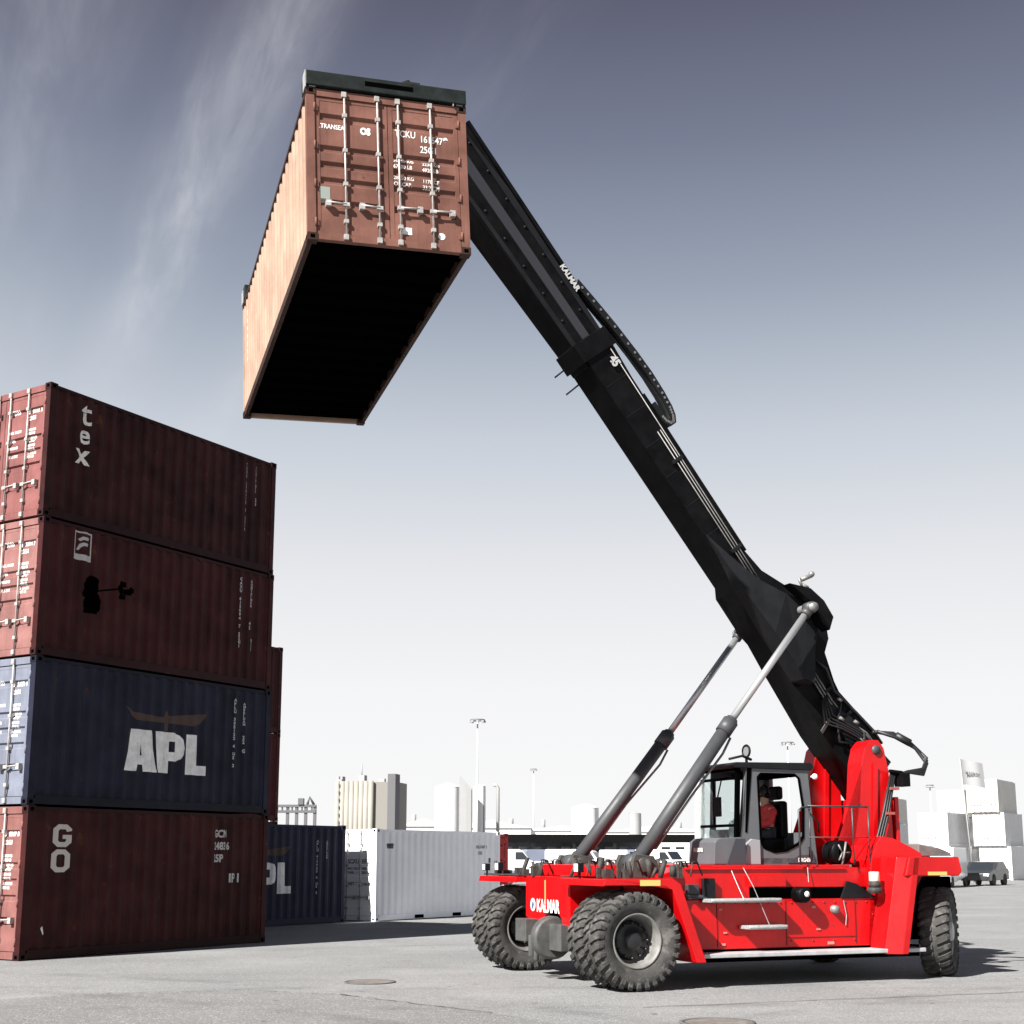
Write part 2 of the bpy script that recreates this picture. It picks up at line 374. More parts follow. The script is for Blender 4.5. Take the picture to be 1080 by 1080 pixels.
def container(loc, rot, W, Lg, H, main, label, group=None, frame=None, door=None, floor_dark=True, pockets=False, kdoor=1., roofcol=None, rail=None, post_frame=False):
    """origin: bottom corner at x=0,y=0; door end at y=0, long sides at x=0 and x=W"""
    frame = frame or main; door = door or main; rail = rail or main
    e = tag(empty('shipping_container', loc, rot), label, 'container', group)
    k = H/2.591; c = .16*k; pw = .13*k
    # castings, their openings dark in the same mesh
    cmat = rail if rail != main else frame
    for x in (0, W-c):
        for y in (0, Lg-c*1.05):
            for z in (0, H-c*.75):
                m = MB(); m.box((x,y,z),(x+c,y+c*1.05,z+c*.75)); nf = len(m.bm.faces)
                xc, yc, zc = x+c*.5, y+c*.52, z+c*.37
                if x == 0: m.box((x-.002,yc-.035*k,zc-.03*k),(x+.01,yc+.035*k,zc+.03*k))
                else: m.box((x+c-.01,yc-.035*k,zc-.03*k),(x+c+.002,yc+.035*k,zc+.03*k))
                if y == 0: m.box((xc-.035*k,y-.002,zc-.03*k),(xc+.035*k,y+.01,zc+.03*k))
                else: m.box((xc-.035*k,y+c*1.05-.01,zc-.03*k),(xc+.035*k,y+c*1.05+.002,zc+.03*k))
                m.bm.faces.ensure_lookup_table()
                for f in m.bm.faces[nf:]: f.material_index = 1
                m.build('corner_casting', [cmat, DARKGAP], e)
    ins = .006
    for x in (ins, W-pw-ins):
        for y in (ins, Lg-pw-ins):
            m = MB(); m.box((x,y,c*.75),(x+pw,y+pw,H-c*.75)); m.build('corner_post', frame if (y < 1 and post_frame) else main, e)
    for x in (ins, W-.09*k-ins):
        m = MB(); m.box((x+.01,c*1.05,.02*k),(x+.09*k,Lg-c*1.05,.17*k)); m.build('bottom_rail', rail, e)
        m = MB(); m.box((x,c*1.05,H-.085*k),(x+.07*k,Lg-c*1.05,H-.02*k)); m.build('top_rail', rail, e)
    # side panels
    prof = corr_profile(pw+ins, Lg-pw-ins, .038*k, 1.)
    for side in (0,1):
        m = MB(); z0, z1 = .17*k, H-.085*k; x0 = .022*k
        for (a,u),(b,v) in zip(prof, prof[1:]):
            xa, xb = (x0+u, x0+v) if side == 0 else (W-x0-u, W-x0-v)
            m.poly([(xa,a,z0),(xb,b,z0),(xb,b,z1),(xa,a,z1)])
        m.build('side_panel', main, e)
    # front (blank) end
    m = MB(); pr = corr_profile(pw+ins, W-pw-ins, .045*k)
    for (a,u),(b,v) in zip(pr, pr[1:]): m.poly([(a,Lg-.02-u,.13*k),(b,Lg-.02-v,.13*k),(b,Lg-.02-v,H-.1*k),(a,Lg-.02-u,H-.1*k)])
    m.box((c,Lg-.09*k,.02*k),(W-c,Lg-ins,.135*k)); m.box((c,Lg-.09*k,H-.105*k),(W-c,Lg-ins,H-.02*k))
    m.build('end_panel', main, e)
    # roof and floor
    m = MB(); n = 18; 
    for i in range(n):
        a = c*1.1+(Lg-2.2*c)*i/n; b = c*1.1+(Lg-2.2*c)*(i+1)/n; q = (b-a)/4
        for (p0,h0,p1,h1) in ((a,0,a+q,0),(a+q,0,a+1.4*q,-.02),(a+1.4*q,-.02,b-.4*q,-.02),(b-.4*q,-.02,b,0)):
            m.poly([(.06*k,p0,H-.03*k+h0),(W-.06*k,p0,H-.03*k+h0),(W-.06*k,p1,H-.03*k+h1),(.06*k,p1,H-.03*k+h1)])
    m.build('roof', roofcol or main, e)
    m = MB(); m.box((.1*k,.1*k,.14*k),(W-.1*k,Lg-.05*k,.16*k)); m.build('floor', DARKGAP, e)  # floor and cross members near-black: underside shade put into the colour
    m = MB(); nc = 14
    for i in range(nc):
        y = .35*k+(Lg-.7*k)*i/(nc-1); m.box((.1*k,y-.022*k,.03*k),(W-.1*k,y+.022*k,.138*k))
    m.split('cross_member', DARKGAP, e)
    if pockets:
        m = MB()
        for y in (Lg*.325, Lg*.625):
            m.box((W-.02,y-.2,.035),(W+.004,y+.2,.13)); m.box((-.004,y-.2,.035),(.02,y+.2,.13))
        m.split('forklift_pocket', DARKGAP, e)
    # door end
    m = MB(); m.box((c,.01*k,.02*k),(W-c,.11*k,.14*k)); m.build('door_sill', frame, e)
    m = MB(); m.box((c,.01*k,H-.14*k),(W-c,.11*k,H-.02*k)); m.build('door_header', frame, e)
    zb, zt = .15*k, H-.15*k; xa, xm, xb = pw+ins+.01*k, W/2, W-pw-ins-.01*k
    for dn, (x0, x1) in enumerate(((xa, xm-.006*k),(xm+.006*k, xb))):
        m = MB(); fr = .07*k; y0 = .03*k
        m.box((x0,y0,zb),(x0+fr,y0+.05*k,zt)); m.box((x1-fr,y0,zb),(x1,y0+.05*k,zt))
        m.box((x0+fr,y0,zt-fr*.8),(x1-fr,y0+.05*k,zt)); m.box((x0+fr,y0,zb),(x1-fr,y0+.05*k,zb+fr*.8))
        # horizontally ribbed sheet: wide flats and five recesses
        hz = zt-zb-1.6*fr; zz = zb+.8*fr; pts = []
        recess = (.205,.375,.50,.625,.875)
        pts.append((zz,.004))
        for rc in recess:
            zc = zz+hz*rc; pts += [(zc-.062*k,.004),(zc-.034*k,.042*k),(zc+.034*k,.042*k),(zc+.062*k,.004)]
        pts.append((zz+hz,.004))
        for (za,u),(zc,v) in zip(pts, pts[1:]): m.poly([(x0+fr,y0+u,za),(x1-fr,y0+u,za),(x1-fr,y0+v,zc),(x0+fr,y0+v,zc)])
        leaf = m.build('door_leaf', door, e)
        # two locking rods per leaf
        for j, fx in enumerate((.40,.86) if dn == 0 else (.14,.60)):
            x = x0+(x1-x0)*fx
            m = MB(); m.tube([(x,-.005,.05*k),(x,-.005,H-.05*k)], .016*k, 8)
            for z in (.075*k, H-.09*k): m.box((x-.045*k,-.03*k,z-.035*k),(x+.03*k,.008,z+.05*k))
            for z in (.35,.98,1.55,2.15): m.box((x-.035*k,-.028*k,z*k-.03*k),(x+.035*k,y0+.004,z*k+.03*k))
            rod = m.build('lock_rod', BARS, leaf)
            m = MB(); zh = (.62 if dn==0 else .66)*k; sg = 1 if j == 0 else 1
            xe = x - .30*k if (dn==0) else x+.30*k
            m.tube([(x,-.04*k,zh),(xe,-.04*k,zh+.015*k)], .016*k, 6); m.box((x-.05*k,-.05*k,zh-.03*k),(x+.05*k,.0,zh+.03*k)); m.box((min(xe,xe+.06*k)-.02*k,-.05*k,zh-.05*k),(max(xe,xe+.06*k),y0+.004,zh+.05*k))
            m.build('handle', BARS, leaf)
        hx = x0-.012*k if dn == 0 else x1+.012*k
        for z in (.3,.95,1.6,2.25):
            m = MB(); m.box((hx-.05*k,.012*k,z*k-.05*k),(hx+.05*k,y0+.01,z*k+.05*k)); m.tube([(hx,.006*k,z*k-.07*k),(hx,.006*k,z*k+.07*k)], .018*k, 6)
            m.build('hinge', frame, leaf)
    global DOORP; DOORP[e.name] = pts
    return e, W, Lg, H, k, prof

def side_letters(cinfo, parts, name='lettering', m=None, label=None):
    """parts in (distance from door corner, height) on the x=W side"""
    e, W, Lg, H, k, prof = cinfo
    x0 = .022*k
    M = Matrix(((0,0,1,W-x0),(1,0,0,0),(0,1,0,0),(0,0,0,1)))
    return letters(parts, name, m or WHITE, e, M, t=.006, fold=interp(prof), breaks=[p[0] for p in prof], label=label)
def door_letters(cinfo, parts, name='lettering', m=None, label=None):
    e, W, Lg, H, k, prof = cinfo
    M = Matrix(((1,0,0,0),(0,0,-1,.03*k),(0,1,0,0),(0,0,0,1)))
    return [letters([p_], name, m or WHITE, e, M, t=.004, label=label, foldy=DOORP[e.name]) for p_ in parts]
def rect(x0,y0,x1,y1): return [(x0,y0),(x1,y0),(x1,y1),(x0,y1)]
def std_door_text(ci, no1, no2, k=1.):
    W, H = ci[1], ci[3]
    P = [(no1, W*.555, H*.815, .105*k, .004, .9), (no2, W*.745, H*.800, .105*k, .004, .9), ('22G1', W*.76, H*.745, .105*k, .004, .9)]
    for i, s in enumerate(('MAX. GROSS', 'TARE', 'PAYLOAD', 'CU. CAP.')):
        P.append((s, W*.555, H*(.665-.06*i), .07*k, .003, .8)); P.append(('%05d KG' % (30480-i*7123), W*.76, H*(.662-.06*i), .065*k, .003, .8))
        P.append(('%05d LB' % (67200-i*9123), W*.76, H*(.635-.06*i), .065*k, .003, .8))
    door_letters(ci, P, 'marking')

SX, SY, SYAW = -8.26, 23.30, 1.0242
SL = 6.10
u = Vector((math.cos(SYAW), math.sin(SYAW), 0)); nn = Vector((-u.y, u.x, 0))
zs = [0, 2.585, 5.170, 7.66, 10.135]; offs = [(.045,.0),(.01,.01),(-.01,0),(-.035,-.01),(-.06,-.01)]
reds = [paint('deep_red_shaded', (.034,.0048,.0048), .3, 1., .45), paint('navy_blue_shaded', (.0125,.0138,.0285), .15, .8, .35), paint('oxide_red_shaded', (.037,.0056,.0060), .3, 1., .45), paint('wine_red_shaded', (.028,.0042,.0048), .4, 1., .6)]  # long sides: their shade is put into these dark paints
rails = [paint('rail_deep_red_shaded', (.020,.005,.005), .3), paint('rail_navy_shaded', (.008,.009,.016), .2), paint('rail_oxide_shaded', (.022,.005,.006), .3), paint('rail_wine_shaded', (.018,.004,.005), .3)]  # rails darker than the sides, shade put into the paint
doors = [paint('deep_red_door_sunlit', (.18,.078,.070), .35, .5, .3), paint('navy_blue_door_sunlit', (.145,.158,.20), .12), paint('oxide_red_door_sunlit', (.205,.098,.090), .3, .5, .3), paint('wine_red_door_sunlit', (.18,.070,.066), .4, .5, .3)]  # doors of the same containers, paler to stand in for the sun on them
lab = ['dark red container marked GO at the bottom of the tall stack, standing on the asphalt',
       'navy blue container with large white APL lettering, second from the ground in the tall stack',
       'dark red container with a small square white logo, under the topmost one marked tex',
       'wine red container marked tex in white, topmost of the tall stack on the left']
ST = []
for i in range(4):
    H = zs[i+1]-zs[i]-.006; W = 2.438
    o = Vector((SX, SY, 0))+Vector((offs[i][0], offs[i][1], 0)) + nn*W
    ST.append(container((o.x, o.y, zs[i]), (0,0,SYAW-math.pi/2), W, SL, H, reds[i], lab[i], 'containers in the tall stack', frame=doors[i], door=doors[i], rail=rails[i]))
    std_door_text(ST[i], ('GCNU','APLU','CAXU','TEXU')[i], ('248367 8','305122 4','613094 7','290415 3')[i])
HB = [paint('added_row_dull_green', (.05,.07,.055), .4), paint('added_row_dull_blue', (.03,.035,.06), .3), paint('added_row_brown', (.06,.02,.016), .4)]  # unseen row added only to widen the ground shadow of the tall stack
for i in range(3):
    o = Vector((SX, SY, 0)) + nn*(2.438*2+.12)
    container((o.x, o.y, i*2.596), (0,0,SYAW-math.pi/2), 2.438, 5.9, 2.59, HB[i], ['lowest container of the row hidden close behind the tall stack','middle container of the row hidden close behind the tall stack','top container of the row hidden close behind the tall stack'][i], 'containers hidden behind the tall stack')  # unseen containers, added only to widen the ground shadow of the tall stack
# side markings --------------------------------------------------------------
def vlines(x, z0, z1, s, size=.085):   # tiny lettering that runs down the side
    out = []; z = z1
    for ch in s:
        if z < z0: break
        if ch != ' ': out.append((ch, x, z, size, .004, .9))
        z -= size*.92
    return out
GREY = mat('dull_lettering', (.42,.42,.42), rough=.7)
# tex
side_letters(ST[3], [('t',.76,1.90,.66,.006,1.0),('e',.73,1.54,.52,.010,.95),('x',.68,1.14,.56,.014,1.0)], label='white lettering tex running down the side')
side_letters(ST[3], vlines(5.18,.75,2.2,'TEXU 290415 3 2210', .09)+vlines(5.48,1.55,2.2,'TEXTAINER', .07)+vlines(5.5,1.25,1.5,'25 G1', .1), 'marking', GREY)
# square logo + black scrawl
sq = [[(0,0),(.42,0),(.42,.03),(0,.03)],[(0,.50),(.42,.50),(.42,.53),(0,.53)],[(0,.03),(.03,.03),(.03,.50),(0,.50)],[(.39,.03),(.42,.03),(.42,.50),(.39,.50)],[(.03,.03),(.39,.03),(.39,.11),(.03,.11)],
      [(.10,.38),(.19,.44),(.36,.44),(.33,.38),(.20,.38),(.16,.35)],[(.07,.18),(.14,.30),(.20,.33),(.34,.33),(.31,.27),(.22,.27),(.17,.24),(.13,.18)]]
side_letters(ST[2], [(sq,.72,1.84)], 'logo', GREY, 'small square logo with two white curved bars')
scr = []
random.seed(3)
for cx_, cz_, n_, s_ in ((1.12,1.35,7,.17),(1.16,1.05,7,.18),(1.85,1.42,4,.11),(2.05,1.46,4,.10)):
    for i in range(n_):
        x, z = cx_+random.uniform(-.06,.08), cz_+random.uniform(-.13,.13)
        scr.append([(x-s_*random.uniform(.5,1.1),z-s_*.4),(x+s_*random.uniform(.5,1),z-s_*random.uniform(.3,.6)),(x+s_*random.uniform(.6,1.1),z+s_*.4),(x-s_*.2,z+s_*random.uniform(.3,.9)),(x-s_*random.uniform(.5,.9),z+s_*.3)])
scr.append([(1.3,1.3),(1.8,1.42),(1.8,1.45),(1.3,1.33)])
side_letters(ST[2], [(scr,.04,.03)], 'paint_mark', mat('black_spray', (.0015,.0015,.0015), rough=1, spec=0), 'black blotted-out paint marks')
side_letters(ST[2], vlines(5.08,.55,2.2,'CAXU 613094 7 22G1', .09)+vlines(5.40,1.55,2.2,'CONTAINER', .07)+vlines(5.38,1.1,1.3,'45 G', .1)+vlines(5.45,.6,.95,'M23', .1), 'marking', GREY)
# APL: polygons drawn in metres, origin at lower left
def APL(sx, sy):
    A = [[(0,0),(.27,0),(.345,.25),(.345,.44),(.31,.44),(.33,1),(.14,1)],[(.345,.44),(.345,.25),(.46,.25),(.55,0),(.84,0),(.63,1),(.33,1),(.335,.62),(.37,.85),(.41,.44)],[(.345,.44),(.41,.44),(.37,.85),(.335,.62)]]
    A = [[(0,0),(.30,0),(.33,.16),(.47,.16),(.50,0),(.84,0),(.62,1),(.16,1),(.03,.16)][:0] or [(0,0),(.30,0),(.325,.16),(.37,.38),(.40,.68),(.40,1),(.16,1)],[(.325,.16),(.475,.16),(.455,.38),(.37,.38)],[(.50,0),(.84,0),(.64,1),(.40,1),(.40,.68),(.455,.38),(.475,.16)]]
    P = [[(.86,0),(1.12,0),(1.12,.30),(1.12,1),(.78,1),(.84,.12)],[(1.12,.30),(1.32,.30),(1.44,.37),(1.50,.48),(1.28,.52),(1.12,.52)],[(1.50,.48),(1.52,.65),(1.48,.84),(1.28,.78),(1.28,.52)],[(1.48,.84),(1.40,.95),(1.24,1),(1.12,1),(1.12,.78),(1.28,.78)]]
    Lp = [[(1.58,0),(1.88,0),(1.88,.24),(1.86,1),(1.58,1)],[(1.88,0),(2.12,0),(2.12,.24),(1.88,.24)]]
    return [[(x*sx,y*sy) for x,y in p] for p in A+P+Lp]
def eagle(s):
    w = [[(0,.34),(.25,.24),(.95,.20),(.98,.10),(.30,.10),(.16,.20)],[(.95,.20),(1.0,.30),(1.06,.34),(1.12,.24),(1.10,-.06),(.98,-.08),(.98,.10)],[(1.12,.24),(1.75,.32),(2.1,.36),(1.95,.16),(1.75,.10),(1.10,.10)]]
    return [[(x*s,y*s) for x,y in p] for p in w]
EAG = mat('faded_eagle', (.060,.036,.028), rough=.8)
side_letters(ST[1], [(APL(1.0,.78),2.14,.70)], 'lettering', mat('apl_white', (.72,.72,.71), rough=.6, noise=.2, nscale=6, rust=.2, rustcol=(.15,.15,.18)), 'large white letters APL')
side_letters(ST[1], [(eagle(1.02),2.10,1.55)], 'logo', EAG, 'faded brown eagle with spread wings')
side_letters(ST[1], vlines(5.02,.85,2.25,'APLU 305122 4 US 22', .085)+vlines(5.3,1.7,2.2,'AMERICAN', .065)+vlines(5.3,1.2,1.5,'22 G1', .1), 'marking', GREY)
def ring8(x, z, w_, h_, st, c_, skip=()):
    O_ = [(c_,0),(w_-c_,0),(w_,c_),(w_,h_-c_),(w_-c_,h_),(c_,h_),(0,h_-c_),(0,c_)]
    I_ = [(max(st,min(w_-st,px)), max(st,min(h_-st,pz))) for px,pz in O_]
    I_ = [(c_+st*.4,st),(w_-c_-st*.4,st),(w_-st,c_+st*.4),(w_-st,h_-c_-st*.4),(w_-c_-st*.4,h_-st),(c_+st*.4,h_-st),(st,h_-c_-st*.4),(st,c_+st*.4)]
    return [[(x+px,z+pz) for px,pz in (O_[i],O_[(i+1)%8],I_[(i+1)%8],I_[i])] for i in range(8) if i not in skip]
Gp = ring8(.60,1.88,.38,.39,.085,.08,skip=(2,)) + [[(.98,1.96),(.98,2.09),(.895,2.09),(.895,1.99)],[(.80,2.02),(.895,2.02),(.895,2.09),(.80,2.09)],[(.98,2.16),(.98,2.19),(.895,2.156),(.895,2.14)]]
side_letters(ST[0], [(Gp,0,0),(ring8(.59,1.45,.38,.39,.085,.08),0,0)], label='white block letters G and O one below the other', m=mat('go_white', (.50,.47,.44), rough=.7))
side_letters(ST[0], [('GCN',4.55,2.10,.20,.008,.8),('2483 6',4.55,1.86,.20,.008,.8),('25P',4.55,1.62,.20,.008,.8),('IP 1',5.0,1.22,.24,.008,.9)], 'marking', GREY)
side_letters(ST[0], [([[(.0,0),(.06,-.12),(.10,-.10),(.04,.03)]],.42,.52)], 'sticker', WHITE)

# stack behind
def brown(n): return paint(n, (.04,.009,.009), .5)
BH = 2.89; bo = Vector((-7.72,45.3,0)); W = 2.438; Lb = 6.058
for i in range(3):
    o = bo - u*Lb + nn*W
    container((o.x, o.y, i*BH), (0,0,SYAW-math.pi/2), W, Lb, BH-.006, [brown('brown_red'), paint('maroon', (.045,.007,.009), .3), paint('dark_maroon', (.03,.006,.007), .3)][i],
      ['brown red container at the foot of the stack half hidden behind the tall stack','maroon container in the middle of the stack half hidden behind the tall stack','dark red container on top of the stack half hidden behind the tall stack'][i], 'containers in the stack behind')
# blue container behind, marked APL
Wb, Lb, Hb = 2.438, 6.0, 2.56
u2 = Vector((math.cos(.9756), math.sin(.9756), 0)); n2 = Vector((-u2.y, u2.x, 0)); cr_ = Vector((-4.50,37.3,0)); o = cr_ - u2*Lb + n2*Wb
APL2 = container((o.x,o.y,0), (0,0,.9756-math.pi/2), Wb, Lb, Hb, paint('navy_dark', (.020,.023,.045), .25), 'navy blue container marked PL on the asphalt between the tall stack and the white container', 'containers standing on the ground behind')
side_letters(APL2, [(APL(.92,.78),2.0,.80)], 'lettering', MATS['apl_white'], 'large white letters APL')
side_letters(APL2, [(eagle(.95),1.9,1.66)], 'logo', EAG)
side_letters(APL2, vlines(4.9,.75,2.1,'APLU 417735 0 US 22', .085)+vlines(5.25,1.55,2.1,'AMERICAN', .065), 'marking', GREY)
# white container
wy = .9756; uw = Vector((math.cos(wy), math.sin(wy), 0)); nw = Vector((-uw.y, uw.x, 0))
o = Vector((-3.70,37.66,0)) + nw*2.4
WHP = paint('white', (.86,.87,.90), 0, .06, .05)
WC = container((o.x,o.y,0), (0,0,wy-math.pi/2), 2.4, 5.95, 2.49, WHP, 'white container with forklift pockets standing on the asphalt behind the red machine', 'containers standing on the ground behind', pockets=True)
DK = mat('dark_lettering', (.10,.10,.11), rough=.7)
side_letters(WC, [([[(0,.1),(.08,0),(.30,.0),(.36,.14),(.22,.06),(.12,.08),(.05,.14)]],.45,1.95),('SCXU 30547 3',4.7,1.98,.12,.004,.75),('22G1',4.85,1.80,.12,.004,.8),([rect(0,0,.07,.14)],5.4,1.55)], 'marking', DK)
door_letters(WC, [('SCXU',1.35,1.55,.16,.005),('30547 3',1.85,1.55,.16,.005,.7),('MAX GROSS',1.35,1.38,.09,.003),('TARE',1.35,1.27,.09,.003),('NET',1.35,.95,.12,.003),('24000 KG',1.85,1.38,.09,.003,.8),('2200 KG',1.85,1.27,.09,.003,.8),('21800 KG',1.85,.95,.1,.003,.8)], 'marking', DK)
# dark red container behind the white one
p0 = at(519,905,52); container((p0.x+.62-2.2,p0.y,0), (0,0,R(6)), 2.2, 5.9, 2.60, paint('signal_dark_red', (.07,.005,.006), .2), 'narrow dark red container standing behind the right end of the white container', 'containers standing on the ground behind')

# ------------------------------------------------------------------ lifted container
LW, LL, LH = 2.438*.82, 6.674, 2.591*.82*.92988
LROT = (-.01461, -.03833, .30404); LLOC = (-2.4016, 14.8918, 8.84906)
TER = paint('orange_brown_sunlit', (.33,.222,.165), .06, .2)  # strong sun on the long side put into a paler paint than the doors
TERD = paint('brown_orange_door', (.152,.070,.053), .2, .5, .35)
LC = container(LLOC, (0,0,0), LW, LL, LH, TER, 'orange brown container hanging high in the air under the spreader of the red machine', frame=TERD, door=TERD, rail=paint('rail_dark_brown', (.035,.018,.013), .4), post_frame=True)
# rotation order: Rz * Rx * Ry
Rm = Matrix.Rotation(LROT[2],3,'Z') @ Matrix.Rotation(LROT[0],3,'X') @ Matrix.Rotation(LROT[1],3,'Y')
LC[0].rotation_euler = Rm.to_euler()
kk = LH/2.591
door_letters(LC, [('.TRANSEA.',.16,1.46,.085,.002,.80),('OS',.66,1.44,.12,.008,.8),('TCKU',1.09,1.47,.125,.002,.78),('161547',1.40,1.43,.125,.002,.78),('25G1',1.40,1.29,.125,.002,.78),('9',1.70,1.44,.12,.008,.9),
  ('30480 KG',1.06,1.13,.068,.001,.9),('67200 LB',1.06,1.05,.068,.001,.9),('2230 KG',1.42,1.12,.068,.001,.9),('4920 LB',1.42,1.04,.068,.001,.9),
  ('28250 KG',1.06,.90,.068,.001,.9),('CU.CAP.',1.06,.82,.068,.001,.9),('1170 CF',1.42,.89,.068,.001,.9),('33.2 CM',1.42,.81,.068,.001,.9)], 'marking')
door_letters(LC, [([rect(.15,.50,.28,.70)],0,0)], 'plate', mat('csc_plate', (.30,.33,.30), rough=.5, metal=.4), 'grey green data plate')
door_letters(LC, [([rect(1.12,.19,1.27,.28)],0,0),([[(1.64+.045*math.cos(a/12*6.283),.21+.045*math.sin(a/12*6.283)) for a in range(12)]],0,0)], 'sticker', WHITE)
M_ = Matrix(((0,0,-1,.022*kk),(-1,0,0,LL),(0,1,0,0),(0,0,0,1)))
letters([(c,.55,1.55-.13*i,.13,.004) for i,c in enumerate('TRANSEA')], 'lettering', mat('pale_lettering', (.62,.55,.50), rough=.7), LC[0], M_, t=.006)
RS = paint('rust_streaks', (.14,.03,.02), .6)

# ------------------------------------------------------------------ the reach stacker
YAW = R(22); A0 = Vector((1.5508,17.9628,0))
RM = tag(empty('reach_stacker', A0, (0,0,YAW)), 'red reach stacker with grey cab and long raised black boom holding a container', 'reach stacker')
mu = Vector((math.cos(YAW), math.sin(YAW), 0)); mn = Vector((-mu.y, mu.x, 0))
def B(name, lst, m=RED, bevel=.012, parent=RM, label=None):
    mb = MB()
    for a, b in lst: mb.box(a, b)
    o = mb.build(name, m, parent, bevel=bevel)
    if label: o['label'] = label
    return o
# wheels ---------------------------------------------------------------------
RT, WT, RR = .635, .42, .345
def tyre_bm(flat=False):
    m = MB(); h = WT/2
    prof = [(-h*.66,RR),(-h*.80,RR+.03),(-h*.93,RR+.09),(-h,RR+.15),(-h*.98,RT-.10),(-h*.86,RT-.045),(-h*.6,RT-.03),(0,RT-.026),(h*.6,RT-.03),(h*.86,RT-.045),(h*.98,RT-.10),(h,RR+.15),(h*.93,RR+.09),(h*.80,RR+.03),(h*.66,RR)]
    m.lathe(prof, seg=64)
    n = 30
    for k in range(n):
        for sg in (-1,1):
            a0 = 2*math.pi*(k+(0 if sg<0 else .5))/n
            da = 2*math.pi/n*.30
            # lug from the centre line out to the shoulder and down the side wall, slanting as it goes
            secs = [(-.03*sg*-1, RT, 0),( .10*sg, RT+.002, .05),(.185*sg, RT-.012, .11),(.213*sg, RT-.05, .13),(.211*sg, RT-.12,.13)]
            rings = []
            for (y, r, sh) in secs:
                a = a0+sh*sg*1.0; low = r-.05 if y*sg < .2 else r-.012
                w_ = da*(1 if abs(y)<.2 else .85)
                if abs(y) >= .2: pin = [(a-w_, y-.02*sg, r),(a+w_, y-.02*sg, r),(a+w_*.8, y+.008*sg, r),(a-w_*.8, y+.008*sg, r)]
                else: pin = [(a-w_, y, low),(a+w_, y, low),(a+w_*.82, y, r),(a-w_*.82, y, r)]
                rings.append([m.bm.verts.new((rr*math.cos(q), yy, rr*math.sin(q))) for q, yy, rr in pin])
            for r0, r1 in zip(rings, rings[1:]):
                for i in range(4): m.bm.faces.new((r0[i], r0[(i+1)%4], r1[(i+1)%4], r1[i]))
            m.bm.faces.new(rings[0]); m.bm.faces.new(rings[-1])
    return m
TY = None
def wheel(cx, cy, cz, outer=-1, steer=0., style='deep', parent=RM):
    """outer=-1: dish opens towards -y"""
    global TY
    rim = MB(); o = outer; h = WT/2
    if style == 'deep':
        rim.lathe([(o*h*.72,RR+.012),(o*h*.80,RR-.0),(o*h*.74,RR-.018),(o*h*.2,RR-.045),(-o*h*.35,RR-.06),(-o*h*.45,RR-.12),(-o*h*.45,.17),(-o*h*.45,.02)], seg=48)
    else:
        rim.lathe([(o*h*.72,RR+.012),(o*h*.80,RR),(o*h*.70,RR-.03),(o*h*.3,RR-.05),(o*h*.35,RR-.14),(o*h*.5,.14),(o*h*.5,.01)], seg=48)
    ro = rim.build('wheel', mat('rim_grey', (.15,.146,.138), rough=.5, noise=.3, nscale=8), parent, loc=(cx,cy,cz)); ro.rotation_euler = (0,0,steer)
    if TY is None: TY = tyre_bm().build('tyre', RUB, ro)
    else:
        t2 = TY.copy(); COL.objects.link(t2); t2.parent = ro
    hb = MB()
    if style == 'deep':
        hb.lathe([(-o*h*.45,.26),(-o*h*.1,.25),(o*h*.0,.20),(o*h*.02,.13),(o*h*.25,.12),(o*h*.32,.08),(o*h*.34,.005)], seg=28)
        for k in range(12): hb.lathe([(-o*h*.1,.02),(o*h*.12,.018),(o*h*.12,.001)], c=(.225*math.cos(k*math.pi/6),0,.225*math.sin(k*math.pi/6)), seg=6)
        hb.build('hub', mat('hub_black', (.012,.012,.013), rough=.4), ro)
    else:
        hb.lathe([(o*h*.5,.15),(o*h*.95,.13),(o*h*1.0,.10),(o*h*1.02,.005)], seg=24); hb.build('hub', mat('hub_pale', (.45,.45,.44), rough=.5), ro)
    return ro
FX = .10
wheel(FX, .21, RT); wheel(FX, .71, RT)
wheel(FX, 3.86, RT, outer=-1); wheel(FX, 4.36, RT, outer=1)
RWX = 5.36
wheel(RWX, .62, RT, outer=-1, steer=R(44), style='flat'); wheel(RWX, 3.55, RT, outer=1, steer=R(33), style='flat')
# drive axle -----------------------------------------------------------------
m = MB(); m.lathe([(.92,.01),(.92,.16),(1.25,.18),(1.5,.24),(2.9,.24),(3.2,.18),(3.66,.16),(3.66,.01)], c=(FX,0,RT), seg=24)
m.box((FX-.42,1.55,.42),(FX-.1,1.95,.78)); m.box((FX-.50,2.62,.50),(FX-.08,3.02,.82)); m.lathe([(1.95,.01),(1.95,.27),(1.98,.30),(2.12,.30),(2.15,.27),(2.15,.01)], c=(FX-.34,0,RT-.05), seg=24)
m.tube([(FX-.45,2.35,.55),(FX-.45,2.35,.25)], .04); m.tube([(FX-.45,2.52,.6),(FX-.45,2.52,.3)], .05)
m.build('drive_axle', mat('axle_grey', (.058,.058,.056), rough=.6, noise=.3, nscale=8), RM, bevel=.01)
